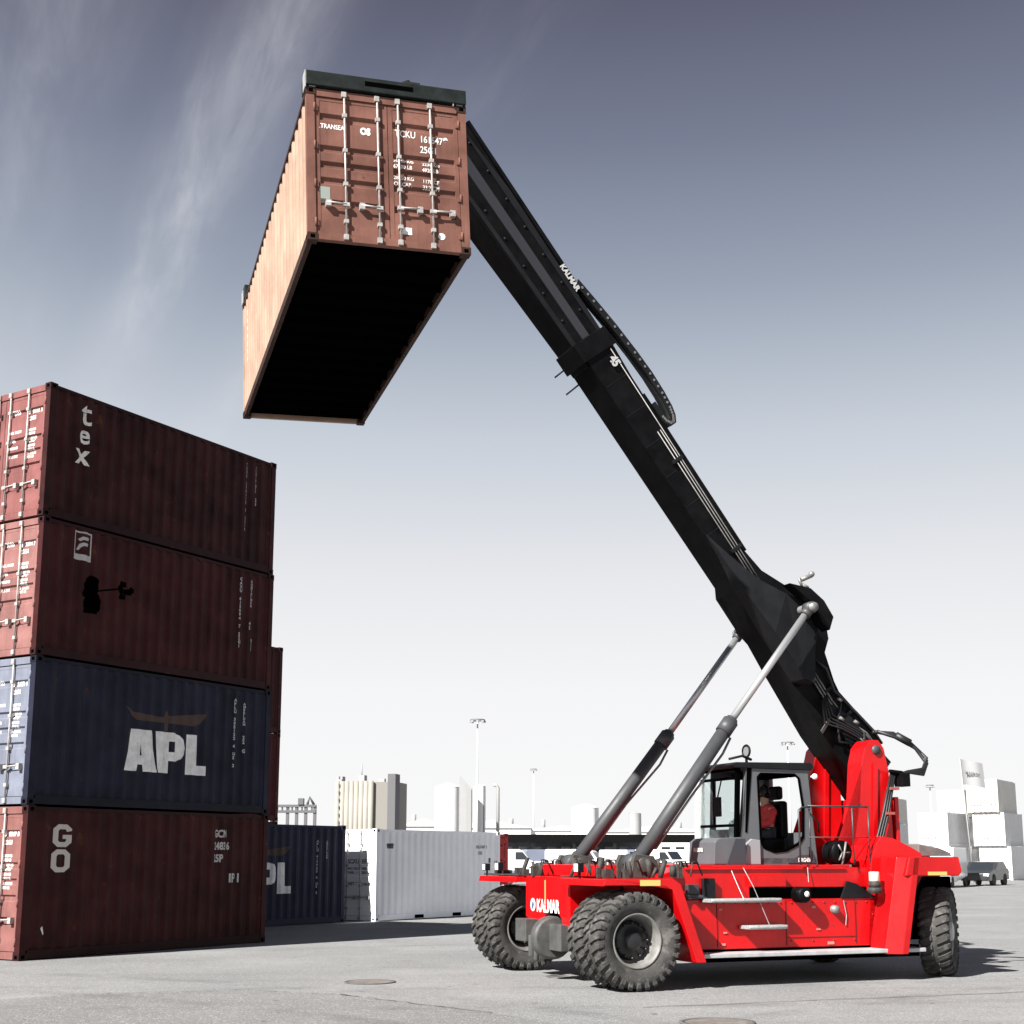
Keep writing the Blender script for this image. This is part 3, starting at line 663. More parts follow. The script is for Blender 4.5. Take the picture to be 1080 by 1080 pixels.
# nose plate, fenders -------------------------------------------------------
zN = 1.43
m = MB()
arch = [(1.50,.74),(1.62,.74)] + [(2.05+.38*math.cos(math.pi*i/10), .70+.27*math.sin(math.pi*i/10)) for i in range(10,-1,-1)] + [(2.55,.80),(2.98,.80),(2.98,zN),(1.50,zN)]
m.prism(arch, -.22, -.16, 'x'); nose = m.build('nose_plate', RED, RM, bevel=.012)
m = MB(); m.box((-.22,1.44,.80),(.55,1.50,zN)); m.box((-.22,2.98,.84),(.55,3.04,zN)); m.split('nose_cheek', RED, RM)
letters([('KALMAR',0,0,.25,.008,.84)], 'lettering', WHITE, nose, Matrix(((0,0,-1,-.222),(-1,0,0,2.62),(0,1,0,.93),(0,0,0,1))), t=.004, label='white maker lettering on the nose')
letters([([[(.095*math.cos(a/16*6.283),.095*math.sin(a/16*6.283)) for a in range(16)]],0,0)], 'badge', WHITE, nose, Matrix(((0,0,-1,-.222),(-1,0,0,2.76),(0,1,0,1.02),(0,0,0,1))), t=.004)
letters([([[(-.05,-.06),(.0,-.06),(.05,.0),(.02,.06),(-.02,.04),(.0,.0)]],0,0)], 'badge', mat('badge_blue', (.08,.10,.22), rough=.5), nose, Matrix(((0,0,-1,-.222),(-1,0,0,2.76),(0,1,0,1.02),(0,0,0,1))), t=.008)
letters([([rect(0,0,.05,.36)],0,0)], 'sticker', mat('orange_tape', (.60,.25,.08), rough=.6), nose, Matrix(((0,0,-1,-.222),(-1,0,0,2.33),(0,1,0,1.02),(0,0,0,1))), t=.004)
def fender(y0, y1, near):
    m = MB(); m.prism([(-.40,1.34),(-.38,1.42),(.62,1.42),(.72,1.36),(1.08,.34),(.94,.34),(.60,1.28),(.52,1.34)], y0, y1); f = m.build('fender', RED, RM, bevel=.01)
    m = MB(); m.box((-.404,y0+.01,1.335),(-.36,y1-.01,1.345)); m.build('lip', RED, f)
    return f
f1 = fender(0, 1.44, True); fender(3.04, 4.57, False)
letters([([rect(0,0,.30,.075)],.12,1.335)], 'sticker', YEL, f1, Matrix(((1,0,0,0),(0,0,-1,0),(0,1,0,0),(0,0,0,1))), t=.004)
# centre deck with the clutter of pins, blocks, valves ------------------------
B('front_deck', [((-.16,1.5,1.36),(.7,2.98,1.43))])
B('cross_beam', [((-.05,.95,1.44),(.28,2.9,1.60))], bevel=.015)
random.seed(11)
m = MB()
for i in range(120):
    x, y = random.uniform(-.33,1.35), random.uniform(.15,4.2)
    if i % 3 == 0: m.tube([(x,y,1.44),(x+random.uniform(-.1,.1),y,1.50+random.uniform(.02,.2))], random.uniform(.02,.045), 7)
    elif i % 3 == 1: s = random.uniform(.03,.09); m.box((x,y,1.43),(x+s*1.4,y+s*1.6,1.46+random.uniform(.03,.16)))
    else:
        s = random.uniform(.1,.25); m.tube([(x,y,1.45),(x+.05,y+s*.3,1.6+s*.3),(x+.15,y+s*.7,1.62+s*.2),(x+.25,y+s,1.46)], .012, 6)
m.split('fitting', DIRT, RM)
B('tread_plate', [((-.34,3.06,1.43),(.7,4.5,1.455)),((-.12,1.55,1.432),(.65,2.0,1.45))], DIRT, .004)
m = MB()
for (x,y,s) in ((-.30,.95,.07),(.10,1.1,.06),(-.3,3.9,.07),(-.34,4.35,.06)):
    m.tube([(x,y,1.42),(x,y,1.52)], .015, 6); m.box((x-.05,y-s,1.50),(x+.03,y+s,1.50+s*1.8))
m.split('headlight_body', BLACKM, RM)
for (x,y,s) in ((-.30,.95,.07),(.10,1.1,.06),(-.3,3.9,.07),(-.34,4.35,.06)):
    m = MB(); m.box((x-.062,y-s*.85,1.51),(x-.052,y+s*.85,1.49+s*1.8)); m.build('headlight', LENS, RM, bevel=.006)
# cylinder foot brackets and lift cylinders -----------------------------------
def cyl(ny, foot, collar, top):
    foot, collar, top = Vector((foot[0],ny,foot[1])), Vector((collar[0],ny,collar[1])), Vector((top[0],ny,top[1]))
    d = (top-foot).normalized()
    m = MB(); m.tube([foot, collar], .100, 24); m.tube([collar-d*.24, collar-d*.02], .117, 24); m.tube([collar-d*.02, collar+d*.03], .085, 20)
    m.tube([foot-d*.05, foot+d*.16], .113, 20)
    m.lathe([(-.17,.001),(-.17,.15),(.17,.15),(.17,.001)], c=foot, seg=24)
    c = m.build('lift_cylinder', CYL, RM)
    m = MB(); m.tube([collar, top-d*.1], .053, 20); m.build('piston_rod', CHROME, c)
    m = MB(); m.tube([top-d*.16, top-d*.05], .078, 16); m.lathe([(-.08,.001),(-.08,.09),(.08,.09),(.08,.001)], c=top, seg=20); m.build('rod_eye', CYL, c)
    m = MB(); off = Vector((.13,-.02,-.02)); m.tube([foot+off+d*.3, foot+off+d*1.2, collar+Vector((.15,0,-.1))-d*.5, collar+Vector((.10,0,-.1))-d*.2], .018, 6); m.build('pipe', STEEL, c)
    m = MB(); m.prism([(foot.x-.28,1.42),(foot.x+.32,1.42),(foot.x+.16,foot.z+.12),(foot.x-.12,foot.z+.14)], ny-.27, ny-.185); m.prism([(foot.x-.28,1.42),(foot.x+.32,1.42),(foot.x+.16,foot.z+.12),(foot.x-.12,foot.z+.14)], ny+.185, ny+.27)
    m.lathe([(-.31,.001),(-.31,.10),(.31,.10),(.31,.001)], c=foot, seg=20)
    m.build('foot_bracket', mat('bracket_grey', (.045,.042,.038), rough=.6, noise=.3, nscale=10), RM, bevel=.008)
cyl(1.0, (.56,1.60), (2.17,3.66), (3.60,5.42)); cyl(2.9, (.50,1.60), (2.17,3.62), (3.56,5.34))
# boom -----------------------------------------------------------------------
BO, BD, BN = (-1.39,10.91), (.604,-.797), (.797,.604)
def sq_(s, q): return (BO[0]+BD[0]*s+BN[0]*q, BO[1]+BD[1]*s+BN[1]*q)
def top3(s, q, n): x, z = sq_(s, q); return Vector((x, n, z))
Y0, Y1 = 1.65, 2.25
base = [(2.25,.20),(6.7,.22),(8.0,.10),(9.2,.02),(10.7,.06),(10.95,.22),(10.6,.52),(10.1,.76),(9.8,.84),(9.35,.78),(8.88,.70),(8.4,.78),(8.25,.88),(8.12,1.08),(7.9,1.2),(7.48,1.24),(7.05,.97),(6.6,.74),(6.2,.68),(3.0,.71),(2.25,.76)]
m = MB(); m.prism([sq_(*p) for p in base], Y0, Y1); boom = m.build('boom', BLACK, RM, bevel=.012)
# upper boom stage
m = MB(); m.prism([sq_(*p) for p in [(-1.72,-.08),(2.5,.17),(2.5,.73),(-1.72,.77)]], Y0+.04, Y1-.03); st2 = m.build('boom_extension', BLACK, RM, bevel=.012)
# stiffening edges and panels on the extension side
m = MB()
for q0, q1, yy in ((.04,.12,.018),(.66,.75,.02)):
    for yside in ((Y0+.04-yy, Y0+.04),):
        m.prism([sq_(-1.70,q0-.03),sq_(2.2,q0+.10 if q0<.2 else q0),sq_(2.2,q1+.10 if q0<.2 else q1-.02),sq_(-.4,q1)], *yside)
m.split('edge_flange', BLACKM, st2)
m = MB(); m.prism([sq_(-1.7,.28),sq_(2.15,.36),sq_(2.15,.50),sq_(-1.7,.45)], Y0+.02, Y0+.0401); m.build('slide_rail', mat('slide_rail_grey', (.022,.022,.027), rough=.4), st2)
m = MB(); m.prism([sq_(2.1,.13),sq_(2.42,.13),sq_(2.42,.80),sq_(2.1,.79)], Y0-.035, Y1+.035); m.build('boom_collar', BLACK, boom, bevel=.01)
m = MB()
for s in (2.3,2.62): m.tube([top3(s,.22,Y1), top3(s+.02,-.02,Y1+.1)], .014, 6)
m.split('grease_line', BLACKM, boom)
# side lugs that carry the cylinders
lug = [(5.6,.24),(6.2,.34),(6.64,.44),(7.05,.64),(7.35,.84),(7.55,.90),(7.72,.80),(8.04,.46),(8.4,.16),(8.25,.06),(7.4,.07),(6.6,.12),(6.0,.21)]
m = MB(); m.prism([sq_(*p) for p in lug], 1.24, 1.648)
for v in m.bm.verts:
    s_ = (v.co.x-BO[0])*BD[0]+(v.co.z-BO[1])*BD[1]; f_ = min(1, max(.03, (s_-5.5)/1.75))
    if abs(v.co.y-1.24) < 1e-4: v.co.y = 1.648-.408*f_
m.build('cylinder_lug', BLACKM, boom)
m = MB(); m.prism([sq_(*p) for p in [(6.5,.50),(6.7,.37),(7.4,.36),(7.75,.42),(8.0,.52),(7.7,.95),(7.35,.92),(6.9,.7)]], 2.252, 2.66); m.build('cylinder_lug', BLACK, boom)
pin = top3(7.58,.93,0)
for c_, a, b in ((Vector((3.60,0,5.42)),.80,1.24),(Vector((3.56,0,5.34)),2.66,3.08)):
    m = MB(); m.lathe([(a+.06,.001),(a+.06,.065),(b,.065)], c=c_, seg=20); m.build('pivot_pin', STEEL, boom)
m = MB(); m.prism([sq_(*p) for p in [(6.9,.62),(7.17,.89),(7.45,.97),(7.74,.95),(7.86,.76),(7.70,.72),(7.40,.78)]], 1.02, 1.235); m.build('pin_guard', BLACK, boom, bevel=.008)
m = MB(); a = top3(7.10,.82,1.1); m.tube([a, a+Vector((-.06,0,.14))], .02, 6); m.tube([a+Vector((-.02,0,.12)), a+Vector((.16,-.02,.2))], .035, 8); m.tube([a+Vector((.0,0,.05)), a+Vector((.1,0,.0))], .03, 8)
m.ball(a+Vector((.16,-.02,.22)), .05); m.build('work_lamp', STEEL, boom)
# lower near-side gusset plates by the foot
m = MB(); m.prism([sq_(*p) for p in [(8.9,.26),(9.9,.30),(10.2,.50),(9.9,.66),(9.3,.60),(8.95,.45)]], Y0-.05, Y0-.002); m.build('gusset', BLACKM, boom, bevel=.008)
m = MB(); m.prism([sq_(*p) for p in [(9.15,.02),(9.20,.02),(9.10,.38),(9.05,.38)]], Y0-.02, Y0-.001); m.build('weld_strip', STEEL, boom)
# hydraulic pipes along the top of the near side
def path(lst, n): return [top3(s,q,n) for s,q in lst]
for off, nn_ in ((0,Y0-.035),(.05,Y0-.035),(.10,Y0-.035)):
    m = MB(); m.tube(path([(2.45 if off == 0 else 3.9,.65-off*1.2),(6.2,.60-off),(7.0,.58-off)], nn_), .008, 6)
    m.build('pipe', STEEL, boom)
    m = MB(); m.tube(path([(8.3,.50-off),(8.9,.48-off),(9.3,.52-off),(9.65,.68-off*.6),(10.2,.72-off*.6)], nn_), .014, 6); m.build('pipe', STEEL, boom)
m = MB()
for s in (4.4,6.05,8.7,9.2): m.prism([sq_(s,.44),sq_(s+.05,.44),sq_(s+.05,.66),sq_(s,.66)], Y0-.05, Y0-.001)
m.split('pipe_clamp', BLACKM, boom)
# hose guide chain: runs on top of the extension, loops and comes back
ch = [(1.3,.83),(1.7,.89),(2.2,.955),(2.7,1.0),(3.1,1.02),(3.45,1.01),(3.7,.985),(3.83,.95),(3.91,.90),(3.91,.845),(3.84,.80),(3.72,.775),(3.5,.77)]
lo, hi = [], []
for i, (s, q) in enumerate(ch):
    s0, q0 = ch[max(0,i-1)]; s1, q1 = ch[min(len(ch)-1,i+1)]
    tx, tq = s1-s0, q1-q0; l = math.hypot(tx, tq); nx, nq = -tq/l, tx/l
    lo.append((s-nx*.052, q-nq*.052)); hi.append((s+nx*.052, q+nq*.052))
for yy in (Y0+.00, Y0+.16):
    m = MB()
    for i in range(len(ch)-1): m.prism([sq_(*lo[i]),sq_(*lo[i+1]),sq_(*hi[i+1]),sq_(*hi[i])], yy, yy+.02)
    m.build('hose_chain', BLACKM, boom)
m = MB()
for k in range(4): m.tube(path(ch, Y0+.04+.035*k), .017, 6)
m.build('hose', HOSE, boom)
m = MB()
for i in range(len(ch)-2):
    for f_ in (0,.33,.66):
        s = ch[i][0]+(ch[i+1][0]-ch[i][0])*f_; q = ch[i][1]+(ch[i+1][1]-ch[i][1])*f_
        m.lathe([(Y0-.008,.022),(Y0-.008,.001)], c=(*[sq_(s,q)[0]],0,sq_(s,q)[1]), seg=8)
m.split('chain_pin', mat('pin_steel', (.12,.12,.12), rough=.5), boom)
m = MB(); m.prism([sq_(3.3,.72),sq_(4.0,.71),sq_(4.0,.74),sq_(3.3,.74)], Y0, Y0+.2); m.prism([sq_(-1.6,.775),sq_(1.4,.78),sq_(1.4,.84),(sq_(-1.6,.83))], Y0+.02, Y0+.25); m.prism([sq_(4.0,.705),sq_(6.2,.685),sq_(6.2,.72),sq_(4.0,.74)], Y0, Y0+.25); m.split('chain_tray', BLACK, boom)
a = math.atan2(-BD[1], BD[0])
def boom_text(s, st, q, size, w, xs):
    ang = Matrix(((BD[0],BN[0],0,0),(0,0,-1,0),(BD[1],BN[1],0,0),(0,0,0,1)))
    p = top3(st,q,Y0)
    return letters([(s,0,0,size,w,xs)], 'lettering', mat('dull_white', (.40,.40,.40), rough=.7), boom, Matrix.Translation(p) @ ang, t=.045, label=None)
boom_text('KALMAR', .98, .70, .125, .006, .95)
boom_text('45', 2.56, .52, .20, .010, .8)
m = MB()
for k in range(4):
    q_ = .40-.05*k
    m.tube(path([(8.75,q_),(9.05,q_-.10-.03*k),(9.3,q_+.02),(9.55,q_+.16),(9.9,q_+.24),(10.25,q_+.30)], Y0-.10-.02*k), .017, 6)
m.tube(path([(9.0,.55),(9.2,.30),(9.45,.14),(9.6,.30)], Y0-.09), .022, 6); m.tube(path([(9.6,.60),(9.8,.40),(10.0,.42),(10.05,.62)], Y0-.12), .024, 6)
m.tube(path([(8.2,.62),(8.45,.70),(8.8,.60),(9.3,.72),(9.7,.80),(9.95,.80)], Y0-.05), .022, 6)
m.build('hose', HOSE, boom)
m = MB()
for s_, q_ in ((8.9,.52),(9.15,.36),(9.35,.55),(9.62,.44),(9.85,.62)): m.tube([top3(s_,q_,Y0-.14), top3(s_+.07,q_+.03,Y0-.14)], .026, 8)
m.split('hose_fitting', STEEL, boom)
m = MB()
for s_ in [2.9+.55*i for i in range(7)]+[8.2,9.4,10.0]: m.prism([sq_(s_,.225),sq_(s_+.012,.225),sq_(s_+.012,.67),sq_(s_,.67)], Y0-.004, Y0-.0005)
m.split('weld_seam', BLACKM, boom)
m = MB()
for s_ in [-1.3+.5*i for i in range(7)]:
    m.lathe([(Y0+.025,.001),(Y0+.025,.022),(Y0+.045,.022)], c=(sq_(s_,.62)[0],0,sq_(s_,.62)[1]), seg=8); m.lathe([(Y0+.025,.001),(Y0+.025,.022),(Y0+.045,.022)], c=(sq_(s_,.2+.03*s_)[0],0,sq_(s_,.2+.03*s_)[1]), seg=8)
m.split('bolt', BLACKM, st2)
# hoses that arch from the boom foot to the mast
m = MB()
for k in range(3):
    z = .04*k
    m.tube([(4.95,1.3+.06*k,3.62),(5.25,1.2+.05*k,3.52+z),(5.50,1.1+.05*k,3.36+z),(5.62,1.0,3.12+z),(5.50,.95,2.95+z),(5.2,.93,2.98),(4.9,.92,2.9)], .028, 8)
m.tube([(5.22,1.2,3.56),(5.42,1.12,3.44)], .06, 8)
m.build('hose', HOSE, RM)
# head, rotator and spreader ---------------------------------------------------
m = MB(); m.prism([(-2.2,12.9),(-1.85,12.3),(-2.1,11.7),(-2.6,11.35),(-3.2,11.35),(-3.9,11.4),(-3.9,11.75),(-3.3,12.1),(-2.6,12.75)], 1.67, 2.24); m.build('boom_head', BLACK, RM, bevel=.02)
m = MB(); m.lathe([(11.05,.001),(11.05,.42),(11.3,.46),(11.42,.40),(11.42,.001)], c=(-3.6,1.92,0), ax='z', seg=28); rot_ = m.build('rotator', BLACKM, RM)
m = MB(); m.tube([(-3.1,1.6,11.9),(-3.3,1.4,12.25),(-3.6,1.4,12.3),(-3.9,1.5,11.9)], .03, 6); m.tube([(-2.9,1.7,11.9),(-3.1,1.5,12.2),(-3.4,1.5,12.2),(-3.7,1.6,11.9)], .03, 6); m.build('hose', HOSE, rot_)
# spreader: built in the container's own frame, then brought under the machine
SP_M = Matrix.LocRotScale(Vector(LLOC), Rm, None)
RM_inv = (Matrix.Translation(A0) @ Matrix.Rotation(YAW,4,'Z')).inverted()
TO = RM_inv @ SP_M
SPG = mat('spreader_green_black', (.010,.014,.013), spec=.15, rough=.5, noise=.3, nscale=6)
m = MB(); m.box((LW*.30,.3,LH+.05),(LW*.70,LL-.3,LH+.34)); m.box((LW*.2,LL*.35,LH+.06),(LW*.8,LL*.65,LH+.40))
spr = m.build('spreader', SPG, RM, M=TO, bevel=.01)
m = MB(); m.box((0.0,-.03,LH+.012),(LW,.30,LH+.20)); m.build('end_beam', SPG, spr, M=TO, bevel=.01)
m = MB(); m.box((LW*.36,-.034,LH+.085),(LW*.66,-.02,LH+.145)); m.build('slot', DARKGAP, spr, M=TO)
m = MB(); m.box((0.0,LL-.30,LH+.012),(LW,LL+.03,LH+.24)); m.build('end_beam', SPG, spr, M=TO, bevel=.01)
m = MB()
for x in (.0, LW-.16):
    for y in (-.02, LL-.14): m.box((x-.012,y,LH-.02),(x+.0,y+.16,LH+.2)); m.box((x+.04,y+.02,LH+.0),(x+.12,y+.12,LH+.05))
m.bm.transform(TO); m.split('twistlock', GALV, spr)
m = MB()
for i in range(5):
    x = LW*(.55+.04*i); m.tube([(x,.12,LH+.18),(x-.03,.16,LH+.26+.02*(i%2)),(x+.10,.2,LH+.27),(x+.22,.24,LH+.19)], .014, 6)
m.tube([(LW*.56,.14,LH+.2),(LW*.66,.14,LH+.30)], .05, 8); m.box((LW*.62,.08,LH+.19),(LW*.72,.2,LH+.29)); m.build('hose', HOSE, spr, M=TO)
# chassis ---------------------------------------------------------------------
m = MB(); m.prism([(.55,.62),(.85,.47),(4.3,.47),(4.3,1.13),(.62,1.13)], .46, 3.5); body = m.build('chassis', RED, RM, bevel=.012)
m = MB(); m.prism([(.62,1.133),(2.05,1.133),(2.05,1.30),(3.62,1.30),(3.75,1.20),(4.0,1.133),(4.25,1.133),(4.25,1.56),(1.0,1.56),(.62,1.45)], .48, 3.3); m.build('upper_frame', RED, RM, bevel=.012)
B('panel', [((2.05,.50,1.30),(2.62,.62,1.44)),((2.05,.38,1.30),(2.60,.50,1.46))], RED, .01)
B('side_rail', [((1.05,.45,1.53),(3.65,.62,1.565))], RED, .01)
B('recess_shade_sheet', [((2.06,.474,1.134),(4.0,.479,1.29))], DARKGAP, 0)  # flat black sheet over the notch, painted in for the shade inside it
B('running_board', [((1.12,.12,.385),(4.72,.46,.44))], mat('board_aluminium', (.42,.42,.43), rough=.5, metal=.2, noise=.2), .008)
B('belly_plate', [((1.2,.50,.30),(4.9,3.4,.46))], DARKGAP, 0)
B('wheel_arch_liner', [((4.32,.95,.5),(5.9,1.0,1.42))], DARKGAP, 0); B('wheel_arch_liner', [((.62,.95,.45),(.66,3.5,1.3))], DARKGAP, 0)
def step(x0, x1, z, y=.20):
    m = MB(); m.box((x0,y,z),(x1,y+.22,z+.05)); m.tube([(x0+.02,y+.01,z+.025),(x1-.02,y+.01,z+.025)], .03, 8); m.build('step', GALV, RM, bevel=.008)
step(1.28,2.42,1.10,.22); step(1.86,2.50,.74,.22)
# details on the side
m = MB(); m.lathe([(.24,.001),(.24,.085),(.27,.11),(.46,.11)], c=(2.82,0,1.19), seg=24); m.build('lamp_housing', BLACK, RM)
m = MB(); m.lathe([(.225,.001),(.23,.035),(.24,.04)], c=(2.84,0,1.20), seg=16); m.build('lamp', LENS, RM)
m = MB(); m.lathe([(.37,.001),(.37,.05),(.46,.06)], c=(3.42,0,.98), seg=16); m.build('filler_cap', STEEL, RM)
m = MB(); m.box((1.30,.40,1.14),(1.48,.62,1.42)); m.build('valve_box', BLACKM, RM, bevel=.01)
m = MB(); m.box((1.05,.42,1.14),(1.24,.60,1.34)); m.tube([(1.02,.44,1.2),(1.3,.40,1.17),(1.4,.42,1.1)], .03, 8); m.build('valve_block', CABD, RM, bevel=.01)
m = MB()
for x, z, w_, h_ in ((1.55,.99,.05,.02),(1.62,.68,.05,.02),(3.05,1.0,.06,.03),(3.12,.70,.06,.02),(1.58,.52,.06,.03),(3.3,.50,.10,.04)): m.box((x,.445,z),(x+w_,.46,z+h_))
m.split('sticker', mat('pale_sticker', (.5,.18,.16), rough=.6), RM)
m = MB(); m.tube([(1.75,.42,1.52),(1.78,.30,1.30),(1.80,.20,1.14)], .005, 5); m.tube([(1.95,.44,1.56),(2.02,.30,1.30),(2.2,.22,.80)], .005, 5); m.tube([(3.0,.44,1.56),(2.98,.40,1.36)], .005, 5)
m.tube([(3.58,.44,1.10),(3.62,.44,.90),(3.60,.44,.76)], .006, 5); m.build('chain', GALV, RM)
m = MB()
for x in (1.52,2.62,3.78): m.box((x,.452,.50),(x+.008,.459,1.11))
m.box((2.63,.452,.60),(3.77,.459,.607)); m.split('panel_seam', mat('seam_dark_red', (.05,.001,.001), rough=.7), RM)
m = MB()
for x, z in [(1.46+.18*i,1.08) for i in range(15)]+[(2.70+.35*i,.56) for i in range(4)]+[(4.06,.6),(4.08,.9),(4.1,1.15)]: m.lathe([(.448,.001),(.448,.012),(.460,.013)], c=(x,0,z), seg=6)
m.split('bolt', mat('bolt_red', (.20,.01,.012), rough=.5), RM)
m = MB(); m.prism([(3.55,1.135),(4.15,1.135),(3.82,1.33),(3.66,1.37)], .44, .70); m.build('wedge_plate', BLACKM, RM)
# mast plates (boom supports) ---------------------------------------------------
for y0, y1, dz in ((.97,1.34,0),(2.22,2.54,.04)):
    m = MB(); m.prism([(3.62,1.5),(3.98,1.62),(4.22,1.95),(4.34,2.5),(4.40,3.1+dz),(4.47,3.34+dz),(4.58,3.45+dz),(4.72,3.45+dz),(4.81,3.33+dz),(4.88,3.0),(4.93,1.3),(3.62,1.3)], y0, y1)
    ms = m.build('mast_plate', RED, RM, bevel=.012)
    m = MB(); m.prism([(4.52,2.0),(4.60,2.0),(4.66,3.05),(4.59,3.10)], y0-.03, y0-.001); m.build('rib', RED, ms)
    m = MB(); m.lathe([(y0-.03,.001),(y0-.03,.07),(y0+.02,.075)], c=(4.66,0,3.30+dz), seg=16); m.build('pivot_pin', CYL, ms)
B('mast_back', [((4.95,.95,1.3),(5.02,2.55,2.6))], RED, .01)
m = MB()
for k in range(3):
    x = 4.02+.05*k; m.tube([(4.86+.03*k,.88,2.98),(4.66+.045*k,.86,2.35),(4.38+.05*k,.84,1.62),(4.2+.05*k,.80,1.45)], .022, 8)
m.build('pipe', HOSE, RM)
m = MB()
for x, z in ((4.82,2.72),(4.72,2.35),(4.55,1.9),(4.40,1.65)): m.box((x-.03,.83,z-.02),(x+.13,.93,z+.02))
m.split('pipe_clamp', mat('clamp_red', (.30,.08,.07), rough=.5), RM)
m = MB(); m.box((4.95,.75,2.75),(5.10,.95,2.95)); m.tube([(4.8,.86,2.98),(5.0,.82,2.96),(5.1,.85,2.85)], .03, 8); m.build('hose_bracket', BLACK, RM, bevel=.01)
# rear body -------------------------------------------------------------------
m = MB(); m.prism([(3.98,.47),(4.30,.47),(4.30,1.43),(5.0,1.43),(5.0,1.76),(4.8,1.86),(4.5,1.98),(4.3,2.0),(4.2,1.88),(4.10,1.66)], .46, 1.6); m.build('rear_body', RED, RM, bevel=.012)
m = MB(); m.prism([(4.6,1.2),(5.75,1.2),(5.75,1.62),(5.55,1.74),(5.15,1.86),(4.6,1.92)], .98, 3.3); m.build('counterweight', RED, RM, bevel=.03)
m = MB(); m.prism([(5.02,1.72),(5.62,1.72),(5.60,1.77),(5.40,1.84),(5.02,1.90)], .55, 1.8); m.build('engine_hood', mat('hood_brown_grey', (.13,.115,.11), rough=.6, noise=.2), RM, bevel=.015)
m = MB(); m.prism([(4.34,1.44),(5.28,1.44),(5.33,1.50),(5.28,1.71),(4.42,1.71)], .0, .98); m.build('rear_fender', RED, RM, bevel=.015)
# pillar: chamfered front corner of the wheel opening
m = MB(); V = [(4.00,.46),(4.02,.14),(4.22,.0),(4.32,.0),(4.32,.46)]
Vt = [(x+.06,y) for x,y in V]
bot = [m.bm.verts.new((x,y,.37)) for x,y in V]; top_ = [m.bm.verts.new((x+.28,y,1.70)) for x,y in V]
m.bm.faces.new(bot[::-1]); m.bm.faces.new(top_)
for i in range(5): m.bm.faces.new((bot[i],bot[(i+1)%5],top_[(i+1)%5],top_[i]))
m.build('fender_pillar', RED, RM, bevel=.006)
letters([([rect(0,0,.34,.05)],4.72,1.45)], 'sticker', YEL, RM, Matrix(((1,0,0,0),(0,0,-1,0),(0,1,0,0),(0,0,0,1))), t=.004)
m = MB(); m.tube([(4.02,.30,1.28),(4.02,.30,1.36)], .085, 16); m.tube([(4.02,.30,1.20),(4.02,.30,1.28)], .10, 16); m.build('breather', DIRT, RM)
m = MB(); m.tube([(4.02,.30,1.36),(4.02,.30,1.50)], .075, 16); m.build('breather_cap', mat('cap_cream', (.62,.52,.44), rough=.5), RM, bevel=.015)
m = MB(); m.tube([(5.15,1.6,1.9),(5.15,1.6,2.30)], .055, 12); m.tube([(5.15,1.6,2.05),(5.15,1.6,2.2)], .075, 12); m.tube([(5.15,1.6,2.3),(5.1,1.55,2.42)], .05, 10); m.build('exhaust', mat('exhaust_steel', (.16,.15,.145), rough=.5, metal=.5), RM)
if 0: m = MB(); m.tube([(5.38,.06,1.3),(5.38,.06,1.44)], .01, 6); m.box((5.34,.02,1.24),(5.44,.12,1.34)); m.build('tail_light', mat('tail_light_glass', (.35,.10,.08), rough=.3), RM, bevel=.01)
# hose reel behind the cab
m = MB(); m.lathe([(.62,.06),(.62,.17),(.66,.175),(.70,.15),(.80,.15),(.84,.175),(.88,.17),(.88,.06)], c=(3.72,0,1.77), seg=28); m.build('hose_reel', BLACK, RM)
m = MB(); 
for k in range(3):
    a = k*2.1; m.tube([(3.72,.61,1.77),(3.72+.13*math.cos(a),.61,1.77+.13*math.sin(a))], .012, 6)
m.tube([(3.70,.60,1.60),(3.75,.60,1.78),(3.78,.60,1.92)], .016, 6); m.box((3.58,.60,1.565),(3.86,.66,1.60)); m.build('reel_bracket', STEEL, RM)
# railing -----------------------------------------------------------------------
m = MB()
for z, r in ((2.42,.014),(1.98,.010)): m.tube([(3.02,.42,z),(3.9,.42,z),(4.12,.5,z)], r, 6)
m.tube([(2.86,.40,1.60),(2.86,.40,2.36),(2.92,.40,2.40),(3.05,.40,2.40)], .014, 6); m.tube([(3.05,.42,1.60),(3.05,.42,2.38)], .010, 6)
m.tube([(3.78,.42,1.60),(3.78,.42,2.40),(3.95,.44,2.46)], .012, 6)
m.tube([(4.10,.48,1.6),(4.10,.48,2.42)], .012, 6)
m.build('railing', mat('railing_dark', (.03,.03,.032), rough=.4), RM)
# cab ---------------------------------------------------------------------------
cx0, cx1, cy0, cy1, cz0, cz1 = 2.15, 3.42, .80, 1.95, 1.60, 3.02
cab = B('cab', [((cx0,cy0,cz0),(cx1,cy1,cz0+.10))], CABG, .01)
def side_outline():  # near side with door opening
    return None
m = MB()
